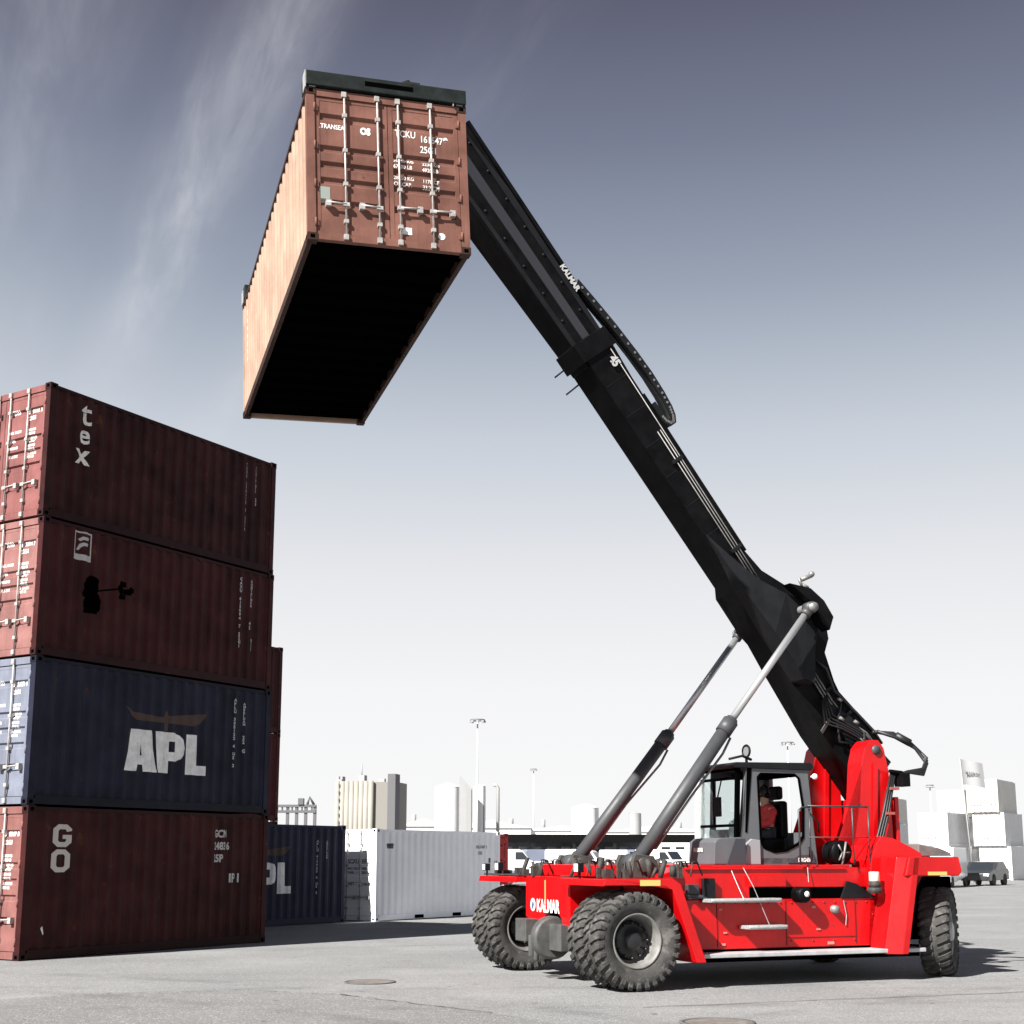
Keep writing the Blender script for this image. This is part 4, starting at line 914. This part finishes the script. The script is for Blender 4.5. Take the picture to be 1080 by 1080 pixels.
# near side wall: strip by strip round the door glass (opening 2.47..3.20)
op = [(2.46,1.92),(2.52,1.82),(2.70,1.76),(2.90,1.78),(3.12,1.88),(3.20,1.98),(3.22,2.4),(3.16,2.84),(3.08,2.90),(2.50,2.90),(2.44,2.84)]
outer_ = [(2.30,1.60),(3.42,1.60),(3.30,2.98),(2.36,2.98)]
def ringwall(mb, outer, inner, y0, y1):
    # connect angle-sorted outer/inner loops into a wall with a hole
    c = Vector((sum(p[0] for p in inner)/len(inner), sum(p[1] for p in inner)/len(inner)))
    K = 48
    def hit(loop, ang):
        d = Vector((math.cos(ang), math.sin(ang))); best = None
        for i in range(len(loop)):
            p, q = Vector(loop[i]), Vector(loop[(i+1)%len(loop)]); e = q-p; den = d.x*e.y-d.y*e.x
            if abs(den) < 1e-9: continue
            w_ = p-c; tt = (w_.x*e.y-w_.y*e.x)/den; ss = (w_.x*d.y-w_.y*d.x)/den
            if tt > 0 and -1e-6 <= ss <= 1+1e-6 and (best is None or tt > best): best = tt
        return c+d*best
    angs = sorted(set([2*math.pi*i/K for i in range(K)] + [math.atan2(p[1]-c.y, p[0]-c.x) % (2*math.pi) for p in outer+inner]))
    O = [hit(outer,a) for a in angs]; I = [hit(inner,a) for a in angs]; n = len(angs)
    for i in range(n):
        j = (i+1)%n
        for y in (y0,y1): mb.poly([(O[i].x,y,O[i].y),(O[j].x,y,O[j].y),(I[j].x,y,I[j].y),(I[i].x,y,I[i].y)])
        mb.poly([(I[i].x,y0,I[i].y),(I[j].x,y0,I[j].y),(I[j].x,y1,I[j].y),(I[i].x,y1,I[i].y)])
        mb.poly([(O[i].x,y0,O[i].y),(O[j].x,y0,O[j].y),(O[j].x,y1,O[j].y),(O[i].x,y1,O[i].y)])
ringwall(m, outer_, op, cy0, cy0+.05); m.build('side_wall', CABG, cab)
m = MB(); inn = [(2.49+(x-2.46)*.94 if 1 else x, 1.80+(z-1.76)*.95) for x, z in op]; ringwall(m, op, inn, cy0-.012, cy0+.03); m.build('door_seal', DARKGAP, cab)
far_open = [(2.40,2.02),(3.25,2.02),(3.2,2.86),(2.42,2.86)]
m = MB(); ringwall(m, outer_, far_open, cy1-.05, cy1); m.build('side_wall', CABG, cab)
# front corner post near side (wide grey, leaning) and far pillar
m = MB(); m.prism([(2.10,1.60),(2.30,1.60),(2.36,2.98),(2.27,2.98),(2.22,2.3)], cy0+.0, cy0+.07); m.build('door_pillar', CABG, cab)
m = MB(); m.prism([(2.06,1.62),(2.12,1.62),(2.19,2.98),(2.13,2.98)], cy0+.02, cy0+.08); m.prism([(2.28,2.98),(2.36,2.98),(2.25,2.05),(2.22,2.05)], cy0-.01, cy0-.001); m.build('windscreen_frame', DARKGAP, cab)
m = MB(); m.prism([(2.04,1.62),(2.16,1.62),(2.2,2.98),(2.10,2.98)], cy1-.10, cy1); m.build('windscreen_pillar', mat('pillar_pale', (.55,.57,.57), rough=.4), cab)
m = MB(); m.box((2.10,cy0+.08,2.13),(2.14,cy1-.1,2.17)); m.box((2.12,cy0+.08,2.80),(2.16,cy1-.1,2.84)); m.box((2.13,cy0+.08,2.93),(2.17,cy1-.1,2.98)); m.box((2.105,1.45,2.17),(2.13,1.48,2.80)); m.split('windscreen_bar', DARKGAP, cab)
m = MB(); m.prism([(2.09,1.66),(2.10,1.66),(2.16,2.96),(2.15,2.96)], cy0+.08, cy1-.1); m.build('windscreen', GLASS, cab)
m = MB(); m.prism([(2.07,2.96),(2.02,3.0),(2.10,3.04),(3.36,3.06),(3.40,3.0),(3.36,2.95)], cy0-.03, cy1+.03); m.build('roof', BLACKM, cab, bevel=.01)
m = MB(); ringwall(m, [(cy0+.05,1.70),(cy1-.05,1.70),(cy1-.05,2.95),(cy0+.05,2.95)], [(cy0+.14,2.06),(cy1-.14,2.06),(cy1-.14,2.88),(cy0+.14,2.88)], 3.30, 3.36)
for v in m.bm.verts: v.co = Vector((v.co.y, v.co.x, v.co.z))
m.build('rear_wall', CABG, cab)
# nose in front of the cab
m = MB(); m.prism([(1.66,1.60),(2.12,1.60),(2.12,1.98),(1.76,1.97),(1.68,1.92)], .72, 1.45); nz = m.build('cab_nose', CABG, cab, bevel=.015)
m = MB(); m.prism([(1.85,1.602),(2.16,1.602),(2.16,1.96),(2.0,1.96)], .70, .719); m.build('nose_panel', CABD, nz)
letters([('KALMAR',0,0,.075,.003,.9)], 'lettering', WHITE, nz, Matrix(((0,0,-1,1.658),(-1,0,0,1.28),(0,1,0,1.78),(0,0,0,1))), t=.006)
m = MB(); m.prism([(2.18,1.602),(2.44,1.602),(2.44,1.94),(2.30,1.96),(2.22,1.90)], .76, .799); m.build('fuse_cover', mat('cover_pale', (.24,.245,.26), rough=.45), cab, bevel=.008)
m = MB(); m.prism([(2.92,1.62),(3.38,1.62),(3.36,1.74),(3.1,1.73)], .79, .799); m.build('badge_panel', CABD, cab)
letters([('DRG450',3.08,1.64,.075,.003,.85)], 'lettering', WHITE, cab, Matrix(((1,0,0,0),(0,0,-1,.79),(0,1,0,0),(0,0,0,1))), t=.004)
# inside: console, seat, steering wheel, mirrors
m = MB(); m.box((2.22,1.3,1.7),(2.4,1.8,2.1)); m.prism([(2.2,1.7),(2.42,1.7),(2.34,2.28),(2.2,2.2)], .95,1.2); m.build('console', mat('console_grey', (.25,.25,.28), rough=.6), cab, bevel=.01)
m = MB(); m.tube([(2.50,1.35,1.70),(2.44,1.35,2.12)], .03, 8); m.lathe([(0,.001),(0,.03)], c=(2.44,1.35,2.12), ax='z', seg=8)
ring = [(2.44+.05*math.cos(a/14*6.283)*1.0-.0, 1.35+.15*math.cos(a/14*6.283), 2.14+.13*math.sin(a/14*6.283)*.5) for a in range(15)]
m.tube(ring, .012, 6); m.build('steering_wheel', BLACK, cab)
m = MB(); m.box((2.72,1.12,1.70),(3.12,1.62,1.98)); m.box((3.04,1.14,1.98),(3.18,1.60,2.52)); m.box((3.06,1.22,2.54),(3.16,1.52,2.74)); m.build('seat', BLACK, cab, bevel=.04)
m = MB(); m.box((2.62,cy0+.06,2.86),(3.2,1.8,2.93)); m.build('sun_shade', DARKGAP, cab)
def mirror(p, w_, h_, arm):
    m = MB(); m.tube(arm, .012, 6); m.box((p[0]-.02,p[1]-w_/2,p[2]-h_/2),(p[0]+.02,p[1]+w_/2,p[2]+h_/2)); o = m.build('mirror', BLACKM, cab, bevel=.01)
mirror((2.05,1.25,2.42), .16, .28, [(2.12,1.25,2.80),(2.05,1.25,2.55)])
m = MB(); ring = [(2.28+.0, .80+.095*math.cos(a/16*6.283), 3.20+.085*math.sin(a/16*6.283)) for a in range(17)]; m.tube(ring, .016, 6); m.tube([(2.28,.80,3.04),(2.28,.80,3.12)], .02, 6); m.tube([(1.98,.78,3.08),(2.2,.78,3.13),(2.36,.80,3.08)], .02, 6); m.build('round_mirror_frame', BLACKM, cab)
m = MB(); m.lathe([(0,.001),(0,.085)], c=(2.279,.80,3.20), ax='x', seg=20); m.build('round_mirror', CHROME, cab)
m = MB(); m.ball((3.40,.76,2.86), .045); m.tube([(3.36,.8,2.86),(3.40,.76,2.86)], .012, 6); m.build('corner_lamp', LENS, cab)
m = MB(); m.tube([(3.30,.80,2.35),(3.42,.74,2.20),(3.42,.74,2.05)], .012, 6); m.tube([(3.27,.77,1.70),(3.27,.77,1.85)], .012, 6); m.build('grab_handle', BLACK, cab)
B('cab_platform', [((1.5,.50,1.566),(3.75,3.2,1.598))], RED, .004)

# ------------------------------------------------------------------ driver (seated, facing the boom)
def skin(name, verts, edges, rad, m, parent, lvl=2, rootv=0):
    me = bpy.data.meshes.new(name); me.from_pydata(verts, edges, []); o = bpy.data.objects.new(name, me); COL.objects.link(o); o.parent = parent
    s = o.modifiers.new('skin', 'SKIN'); me.materials.append(m); s.use_smooth_shade = True
    for v, r in zip(me.skin_vertices[0].data, rad): v.radius = (r, r) if not isinstance(r, tuple) else r
    me.skin_vertices[0].data[rootv].use_root = True
    q = o.modifiers.new('sub', 'SUBSURF'); q.levels = lvl; q.render_levels = lvl
    return o
pe = tag(empty('person', A0 + mu*2.93 + mn*1.36 + Vector((0,0,1.98)), (0,0,YAW+math.pi)), 'driver in a red jacket and headset sitting in the grey cab, hands towards the wheel', 'person')
pe.scale = (.86,.86,.86)
SKIN = mat('skin', (.42,.24,.17), rough=.55); JACK = mat('red_jacket', (.42,.02,.022), rough=.7, noise=.2, nscale=20); TROU = mat('dark_trousers', (.02,.022,.03), rough=.8)
# body faces +x in its own frame: pelvis 0, chest 1, neck 2, head 3/4, arms, legs
vb = [(0,0,.08),(0,0,.30),(-.02,0,.48),(0,0,.58),(.03,0,.66),(.05,0,.78),
      (0,.19,.48),(.10,.26,.25),(.30,.20,.20),(.38,.17,.22), (0,-.19,.48),(.10,-.26,.25),(.30,-.20,.20),(.38,-.17,.22),
      (.05,.10,.05),(.45,.13,.07),(.50,.13,-.25),(.58,.13,-.27), (.05,-.10,.05),(.45,-.13,.07),(.50,-.13,-.25),(.58,-.13,-.27)]
eb = [(0,1),(1,2),(2,3),(3,4),(4,5),(2,6),(6,7),(7,8),(8,9),(2,10),(10,11),(11,12),(12,13),(0,14),(14,15),(15,16),(16,17),(0,18),(18,19),(19,20),(20,21)]
rb = [.13,.14,.12,.055,.085,.085,.07,.055,.04,.035,.07,.055,.04,.035,.095,.07,.05,.045,.095,.07,.05,.045]
skin('body', vb, eb, rb, SKIN, pe)
skin('jacket', vb[:4]+vb[6:9]+vb[10:13], [(0,1),(1,2),(2,3),(2,4),(4,5),(5,6),(2,7),(7,8),(8,9)], [.155,.165,.145,.075,.09,.075,.058,.09,.075,.058], JACK, pe)
skin('trousers', [vb[0]]+vb[14:17]+vb[18:21], [(0,1),(1,2),(2,3),(0,4),(4,5),(5,6)], [.15,.11,.085,.065,.11,.085,.065], TROU, pe)
m = MB(); m.ball((.02,0,.76), .118, 14, (1,1,.9)); m.build('hair', mat('dark_hair', (.03,.022,.018), rough=.8), pe)
m = MB(); m.tube([(.03,.12,.72),(.02,.10,.86),(.02,0,.90),(.02,-.10,.86),(.03,-.12,.72)], .018, 6); m.lathe([(-.135,.001),(-.135,.045),(-.09,.045)], c=(.03,0,.72), seg=12); m.lathe([(.135,.001),(.135,.045),(.09,.045)], c=(.03,0,.72), seg=12); m.build('headset', BLACK, pe)
m = MB(); m.ball((.145,0,.72), .022, 8); m.ball((.13,.035,.75), .014, 6); m.ball((.13,-.035,.75), .014, 6); m.box((.11,-.03,.665),(.138,.03,.675)); m.build('face', SKIN, pe)
m = MB()
for sy in (-1,1):
    for k in range(4): m.tube([(.37,sy*.17+(k-1.5)*.018,.22),(.43,sy*.165+(k-1.5)*.018,.215+.005*(k%2)),(.455,sy*.16+(k-1.5)*.018,.185)], .0095, 6)
    m.tube([(.36,sy*.17-sy*.03,.22),(.40,sy*.12,.23)], .011, 6)
m.build('fingers', SKIN, pe)

# ------------------------------------------------------------------ background buildings and plant
PALE = mat('pale_building', (.72,.72,.72), rough=.8, noise=.05, nscale=.3); PALE2 = mat('pale_grey_building', (.30,.30,.305), rough=.8, noise=.08, nscale=.3)
BEI = mat('beige_concrete', (.27,.255,.225), rough=.85, noise=.1, nscale=.2); DG = mat('dark_grey_steel', (.10,.10,.105), rough=.7)
def thing(name, label, cat, loc, rz=0, group=None): return tag(empty(name, loc, (0,0,rz)), label, cat, group)
# grain silos
Y = 280; a = at(352,905,Y); b = at(420,905,Y); top_z = at(352,824,Y).z; s = (b.x-a.x)
e = thing('grain_silo', 'beige concrete silo block with ribbed front and grey shaded side behind the white container', 'silo', (a.x,Y,0), R(-12))
m = MB(); n = 8; wf = s*.62
for i in range(n): m.lathe([(0,wf/n/2*1.04),(top_z,wf/n/2*1.04),(top_z,.01)], c=(wf*(i+.5)/n,0,0), ax='z', seg=20)
m.box((0,0,0),(wf,9,top_z-.3)); m.build('silo_wall', BEI, e)
m = MB(); m.box((wf+.01,.6,0),(wf*1.55,9,top_z-.2)); m.build('side_block', mat('beige_concrete_shaded', (.19,.18,.165), rough=.85), e)  # darker than the ribbed front: shade on this side put into the colour
m = MB(); m.box((wf*1.42,-1.2,0),(wf*1.62,2,top_z+1.3)); m.build('stair_tower', mat('tower_grey', (.10,.10,.105), rough=.8), e)
m = MB(); m.box((.2,.2,top_z),(1.4,2,top_z+1)); m.box((wf*.6,.2,top_z),(wf*.75,2,top_z+1.2)); m.box((wf*1.1,1,top_z-.2),(wf*1.25,2,top_z+.5)); m.tube([(wf*.65,1,top_z+1),(wf*.65,1,top_z+3.5)], .12, 6); m.split('roof_housing', PALE2, e)
m = MB()
for i in range(12): m.box((wf*.11,-wf/n/2-.2,1+i*1.5),(wf*.14,-wf/n/2*.8,1.6+i*1.5))
m.build('ladder', DG, e)
# white plant: silos and tanks
def tank(x0, x1, ytop, Y, label, roof=1., col=PALE, cone=False, group='white tanks on the horizon'):
    a = at(x0,905,Y); b = at(x1,905,Y); zt = at(x0,ytop,Y).z; r = (b.x-a.x)/2
    e = thing('storage_tank', label, 'tank', ((a.x+b.x)/2,Y,0), 0, group)
    m = MB(); m.lathe([(0,r),(zt,r)], ax='z', seg=28); m.build('shell', col, e)
    m = MB(); m.lathe([(zt,r*1.02),(zt+r*.25*roof,r*.3),(zt+r*.3*roof,.01)], ax='z', seg=28); m.build('roof', col, e)
    m = MB(); m.box((r*.7,-r*.8,0),(r*.8,-r*.7,zt)); m.build('ladder', DG, e)
tank(458,486,830,300,'white storage tank left of the silo with the slanting pointed top')
tank(499,512,829,300,'slim white tank directly under the tall lamp mast')
tank(603,632,852,260,'squat white tank above the black canopy, seen between the two lift cylinders')
tank(664,677,858,260,'small grey white tank above the black canopy, left of the cab', col=PALE2)
Y = 290; a = at(484,905,Y); b = at(497,905,Y); z1 = at(490,829,Y).z; z2 = at(486,817,Y).z
e = thing('pointed_silo', 'grey silo with a slanting pointed top left of the tall lamp mast', 'silo', (a.x,Y,0))
m = MB(); w_ = b.x-a.x; m.prism([(0,0),(w_,0),(w_,z1*.97),(0,z2)], 0, 5); m.build('shell', PALE2, e)
m = MB(); m.prism([(w_*.55,z1*.2),(w_*.98,z1*.2),(w_*.98,z1*.95),(w_*.55,z1)], -.05, -.01); m.build('panel', mat('mid_grey', (.28,.28,.28), rough=.8), e)
Y = 300; a = at(525,905,Y); zt = at(525,828,Y).z
e = thing('flue_pipe', 'tall grey flue pipe with a bent top right of the lamp mast', 'flue', (a.x,Y,0)); m = MB(); m.tube([(0,0,0),(0,0,zt-.6),(-.4,0,zt),(-1.0,0,zt)], .38, 8); m.build('pipe', mat('mid_grey2', (.35,.35,.35), rough=.7), e)
m = MB(); m.box((-.8,-.8,0),(.8,.8,2)); m.build('base', PALE2, e)
Y = 310
def shed(x0, x1, ytop, Y, label, depth=20, h2=0, col=PALE):
    a = at(x0,905,Y); b = at(x1,905,Y); zt = at(x0,ytop,Y).z; w_ = b.x-a.x
    e = thing('warehouse', label, 'warehouse', (a.x,Y,0), 0, 'pale warehouses on the horizon')
    m = MB(); m.box((0,0,0),(w_,depth,zt-1.2)); m.build('wall', col, e)
    m = MB(); m.prism([(-.4,zt-1.2),(w_*.5,zt+h2),(w_+.4,zt-1.2)], -.4, depth); m.build('roof', mat('pale_roof', (.5,.5,.5), rough=.6), e)
    m = MB(); k_ = max(2, int(w_/7))
    for i in range(k_): m.box((w_*(i+.25)/k_,-.03,.2),(w_*(i+.7)/k_,-.005,3.2))
    m.split('door', mat('shed_door', (.35,.36,.37), rough=.7), e)
    m = MB(); m.tube([(w_*.3,3,zt-1),(w_*.3,3,zt+1.6)], .5, 8); m.tube([(w_*.75,3,zt-1),(w_*.75,3,zt+1.1)], .6, 8); m.split('roof_vent', mat('mid_grey', (.28,.28,.28)), e)
shed(418,475,866,310,'long white warehouse between the beige silo block and the tanks', h2=.6)
shed(476,560,868,330,'white warehouse behind the right end of the white container', h2=.8)
shed(545,640,871,340,'low white warehouse behind the black canopy, left of the first lift cylinder foot')
shed(640,745,872,330,'low white warehouse behind the black canopy, left of the cab', h2=.4)
# pipe rack left
Y = 110; a = at(285,905,Y); b = at(332,905,Y); zt = at(300,850,Y).z
e = thing('pipe_rack', 'dark steel pipe rack on legs above the navy blue container marked PL', 'pipe rack', (a.x,Y,0)); w_ = b.x-a.x
for i in range(4): m = MB(); x = w_*(.36+.205*i); m.box((x-.12,-.12,0),(x+.12,.12,zt)); m.build('leg', DG, e)
m = MB(); m.box((-2,-.2,zt-.55),(w_,.2,zt-.35)); m.box((-2,-.2,zt-.1),(w_,.2,zt+.1)); 
for i in range(9): m.box((w_*i/9,-.15,zt-.35),(w_*i/9+.1,.15,zt-.1))
m.build('beam', DG, e)
m = MB(); m.box((w_*.6,-.3,zt+.1),(w_*.72,.3,zt+.6)); m.tube([(w_*.8,0,zt+.1),(w_*.85,0,zt+.7),(w_*.95,0,zt+.1)], .12, 6); m.build('valve', DG, e)
# lamp masts
def lampmast(px, ytop, Y, label, r=1.4, col=None):
    a = at(px,905,Y); zt = at(px,ytop,Y).z; col = col or mat('mast_pale', (.62,.63,.64), rough=.6)
    e = thing('lamp_mast', label, 'lamp mast', (a.x,Y,0), 0, 'tall yard lighting masts')
    m = MB(); m.tube([(0,0,0),(0,0,zt)], .26, 8, r2=.14); m.build('pole', col, e)
    m = MB(); m.lathe([(zt-.25,r),(zt+.05,r),(zt+.05,r*.8),(zt-.25,r*.8)], ax='z', seg=16); m.box((-r,-.1,zt-.1),(r,.1,zt)); m.box((-.1,-r,zt-.1),(.1,r,zt)); m.build('lamp_ring', DG, e)
    m = MB()
    for i in range(8): x, y = r*math.cos(i*.785), r*math.sin(i*.785); m.box((x-.22,y-.22,zt-.55),(x+.22,y+.22,zt-.2))
    m.split('floodlight', PALE2, e)
lampmast(503,759,260,'tall lighting mast with a round lamp ring, right of the beige silos')
lampmast(563,811,420,'thin distant lighting mast between the tanks and the first lift cylinder', 1.0)
lampmast(835,783,300,'lighting mast whose ring shows above the cab roof')
lampmast(985,828,300,'lighting mast right of the machine mast, above the pale containers', .8)
# black canopy with parked vans and trucks
Y = 150; a = at(516,905,Y); b = at(742,905,Y); z0 = at(520,888.5,Y).z; z1 = at(520,880,Y).z; w_ = b.x-a.x
e = thing('canopy', 'long open shed with a black fascia beyond the red machine', 'canopy', (a.x,Y,0), R(3.5))
m = MB(); m.box((0,0,z0),(w_,.6,z1)); m.build('fascia', mat('fascia_black', (.004,.004,.004), rough=.8, spec=.1), e)
m = MB(); m.box((0,.6,z1-.3),(w_,42,z1-.05)); m.build('roof', DG, e)
m = MB(); m.box((0,42,0),(w_,42.5,z1-.3)); m.build('back_wall', mat('back_grey', (.20,.21,.24), rough=.8, noise=.3, nscale=.4), e)
for i in range(6): m = MB(); x = .4+(w_-.8)*i/5; m.box((x-.15,1,0),(x+.15,1.3,z1-.3)); m.build('post', DG, e)
m = MB()
for i in range(14): m.box((w_*(i+.3)/14,8,z0-.7),(w_*(i+.8)/14,9,z0-.4))
m.split('roof_beam', mat('beam_grey', (.3,.3,.32)), e)
VWH = mat('vehicle_white', (.78,.78,.77), rough=.3, coat=.5); VBL = mat('vehicle_blue_grey', (.16,.18,.24), rough=.3, coat=.5); VDK = mat('vehicle_dark', (.03,.032,.035), rough=.3, coat=.5)
def vehicle(kind, col, label, group, name):
    """faces -y, origin on the ground"""
    if kind == 'van': Lw, Ww, Hh = 5.4, 2.0, 2.5; pr = [(0,.35),(0,1.05),(.25,1.25),(1.0,1.5),(1.7,2.35),(2.0,2.5),(5.3,2.5),(5.4,2.3),(5.4,.35)]; win = [(1.10,1.55),(1.72,2.25),(2.4,2.25),(2.4,1.55)]
    elif kind == 'truck': Lw, Ww, Hh = 8, 2.5, 3.7; pr = [(0,.5),(0,1.7),(.2,2.7),(1.9,2.8),(1.9,1.0),(2.1,1.0),(2.1,3.7),(8,3.7),(8,1.0),(2.6,.9),(2.6,.5)]; win = [(.35,1.75),(.42,2.5),(1.6,2.5),(1.6,1.75)]
    else: Lw, Ww, Hh = 4.4, 1.8, 1.5; pr = [(0,.30),(0,.75),(.2,.85),(1.1,.95),(1.9,1.45),(3.2,1.48),(4.0,1.05),(4.35,.98),(4.4,.35)]; win = [(1.35,.98),(1.98,1.38),(3.1,1.40),(3.75,1.02)]
    e = tag(empty(name), label, {'van':'van','truck':'truck','car':'car'}[kind], group)
    m = MB(); m.prism(pr, -Ww/2, Ww/2, 'x'); bd = m.build('body', col, e, bevel=.06)
    m = MB(); 
    for sx in (-1,1): m.prism(win, sx*(Ww/2+.004), sx*(Ww/2+.012), 'x')
    m.split('side_window', GLASSD, e)
    m = MB()
    if kind == 'van': q = [(-.85,1.06,1.56),(.85,1.06,1.56),(.78,1.66,2.28),(-.78,1.66,2.28)]
    elif kind == 'truck': q = [(-1.1,.045,1.9),(1.1,.045,1.9),(1.05,.16,2.6),(-1.05,.16,2.6)]
    else: q = [(-.75,1.18,.99),(.75,1.18,.99),(.65,1.86,1.41),(-.65,1.86,1.41)]
    m.poly([(x,y-.02,z+.012) for x,y,z in q]); m.build('windscreen', GLASSD, e)
    rw = .36 if kind != 'truck' else .5
    for y in (.95, Lw-1.0):
        for sx in (-1,1):
            m = MB(); m.lathe([(-.11,.05),(-.11,rw*.6),(-.12,rw),(.12,rw),(.11,rw*.6),(.11,.05)], c=(sx*(Ww/2-.10),y,rw), ax='x', seg=18); m.build('wheel', RUB, e)
    for sx in (-1,1): m = MB(); z = {'van':.85,'truck':.85,'car':.66}[kind]; m.box((sx*Ww*.38-.16,-.02,z-.08),(sx*Ww*.38+.16,.03,z+.08)); m.build('headlight', LENS, e)
    m = MB(); m.box((-Ww*.42,-.06,.35),(Ww*.42,-.005,.60 if kind!='truck' else .75)); m.build('bumper', VDK, e)
    return e
protos = {}
def place(kind, colname, col, x, y, rz, label, group, name):
    key = (kind, colname)
    if key not in protos: e = vehicle(kind, col, label, group, name); protos[key] = e
    else: e = copy_tree(protos[key]); e['label'] = label; e['group'] = group
    e.location = (x,y,0); e.rotation_euler = (0,0,rz); return e
random.seed(5)
xs = [(-1.2,134,'van'),(.6,141,'van'),(2.6,130,'van'),(4.4,144,'van'),(6.3,133,'van'),(8.3,128,'van'),(10.1,142,'van'),(12.0,131,'van'),(14.1,138,'van'),(16.3,129,'van'),(18.6,143,'van'),(20.4,133,'van'),(21.9,126,'van')]
for i, (x, y, k) in enumerate(xs):
    if k == 'van' and i % 3 == 1: place('van','grey',VBL, x, y, R(random.choice((0,90))+random.uniform(-20,20)), 'dark blue grey van parked among the white vans by the black canopy', 'dark vans parked by the canopy', 'parked_van')
    elif k == 'van': place('van','white',VWH, x, y, R(random.choice((0,90,180,60))+random.uniform(-20,20)), 'white van parked in the row in front of the long black canopy', 'white vans parked by the canopy', 'parked_van')
    else: place('truck','white',VWH, x, y, R(random.uniform(-10,30)), 'white box truck parked among the vans by the black canopy', 'white trucks parked by the canopy', 'parked_truck')
for i, x in enumerate((.7,4.9,7.3,9.8,12.3,14.8,17.0)):
    place('car', 'white' if i%2 else 'dark', VWH if i%2 else VBL, x, 92+random.uniform(-3,3), R(random.uniform(60,100)), ('small white car' if i%2 else 'small blue grey car')+' parked before the vans by the black canopy', 'cars parked by the canopy', 'parked_car')
# right side: container stacks, vehicles, flag
GP = [paint('pale_grey_a', (.74,.74,.74), 0, .06, .05), paint('pale_grey_b', (.66,.66,.66), 0, .06, .05), paint('warm_pale', (.62,.61,.57), 0, .06, .05)]
ro = R(12)
def rstack(px, Y, nlev, yaw, Lg, names, step=0., hh=2.6, dx=0):
    a = at(px,905,Y); nv = Vector((-math.sin(yaw), math.cos(yaw), 0))
    for i in range(nlev):
        o = Vector((a.x-step*i, a.y, 0)) + nv*2.44
        container((o.x, o.y, i*hh), (0,0,yaw-math.pi/2), 2.44, Lg, hh-.01, GP[i%3], names[i], 'pale containers stacked on the right')
# near corner sits at pixel column px; door end lit, long side in shade
rstack(1067,108,3,R(57),6.06,['lowest white container of the three high stack at the right edge of the photo','middle white container of the three high stack at the right edge of the photo','topmost white container of the three high stack at the right edge of the photo'], .38, 2.62)
rstack(1042,124,3,R(57),6.06,['lowest grey white container just left of the three high stack at the right edge','middle grey white container just left of the three high stack at the right edge','top grey white container just left of the three high stack at the right edge'], .9, 2.6)
rstack(1003,108,2,R(50),4.4,['pale beige container on the ground behind the white lorry on the right','white container on top of the beige one behind the white lorry'], .1, 2.62)
rstack(938,140,3,R(55),6.06,['lowest pale container behind the machine mast','middle pale container behind the machine mast','top pale container behind the machine mast'], 0., 2.6)
a = at(1030,905,116)
for i in range(2): container((a.x+.4*i,116,i*2.6), (0,0,R(5)), 2.44, 6.06, 2.59, mat('dark_mottled', (.09,.09,.09), rough=.8, noise=.6, nscale=1.5), ['lower dark grey container between the white stacks on the right','upper dark grey container between the white stacks on the right'][i], 'pale containers stacked on the right')
a = at(993,905,76)
place('truck','whiteR',VWH, a.x+.9, 80, R(-28), 'white lorry parked behind the rear fender of the red machine', 'vehicles parked on the right', 'parked_truck').scale = (.62,.7,.62)
a = at(1027,905,86); place('car','darkR',VDK, a.x, 86, R(-35), 'dark grey car parked beside the white lorry on the right', 'vehicles parked on the right', 'parked_car')
Y = 100; a = at(1026,905,Y); zt = at(1020,800,Y).z
e = thing('flag', 'grey flag with lettering flying from a thin pole on the right', 'flag', (a.x,Y,0))
m = MB(); m.tube([(0,0,0),(-.5,0,zt)], .06, 8, r2=.04); m.build('pole', PALE2, e)
m = MB(); nx = 14; Pf = []
for i in range(nx+1):
    for j in (0,1):
        xx = i/nx; Pf.append(m.bm.verts.new((-.5+.13*(0 if j else 1)+xx*1.65, .09*math.sin(xx*7), zt-.02-xx*.35-(0 if j else 1.85-.05*xx))))
for i in range(nx): m.bm.faces.new((Pf[2*i],Pf[2*i+2],Pf[2*i+3],Pf[2*i+1]))
fo = m.build('flag_cloth', mat('flag_grey', (.28,.285,.29), rough=.8), e); sm = fo.modifiers.new('s','SOLIDIFY'); sm.thickness = .01
letters([('MAERSK',0,0,.34,.01,.85)], 'lettering', mat('flag_letter', (.12,.12,.13), rough=.8), fo, Matrix(((1,0,0,-.2),(0,0,-1,-.10),(-.2,1,0,zt-1.15),(0,0,0,1))), t=.01)

sc.render.engine = 'CYCLES'
sc.cycles.max_bounces = 8; sc.cycles.transmission_bounces = 6; sc.cycles.transparent_max_bounces = 8
sc.cycles.use_denoising = True
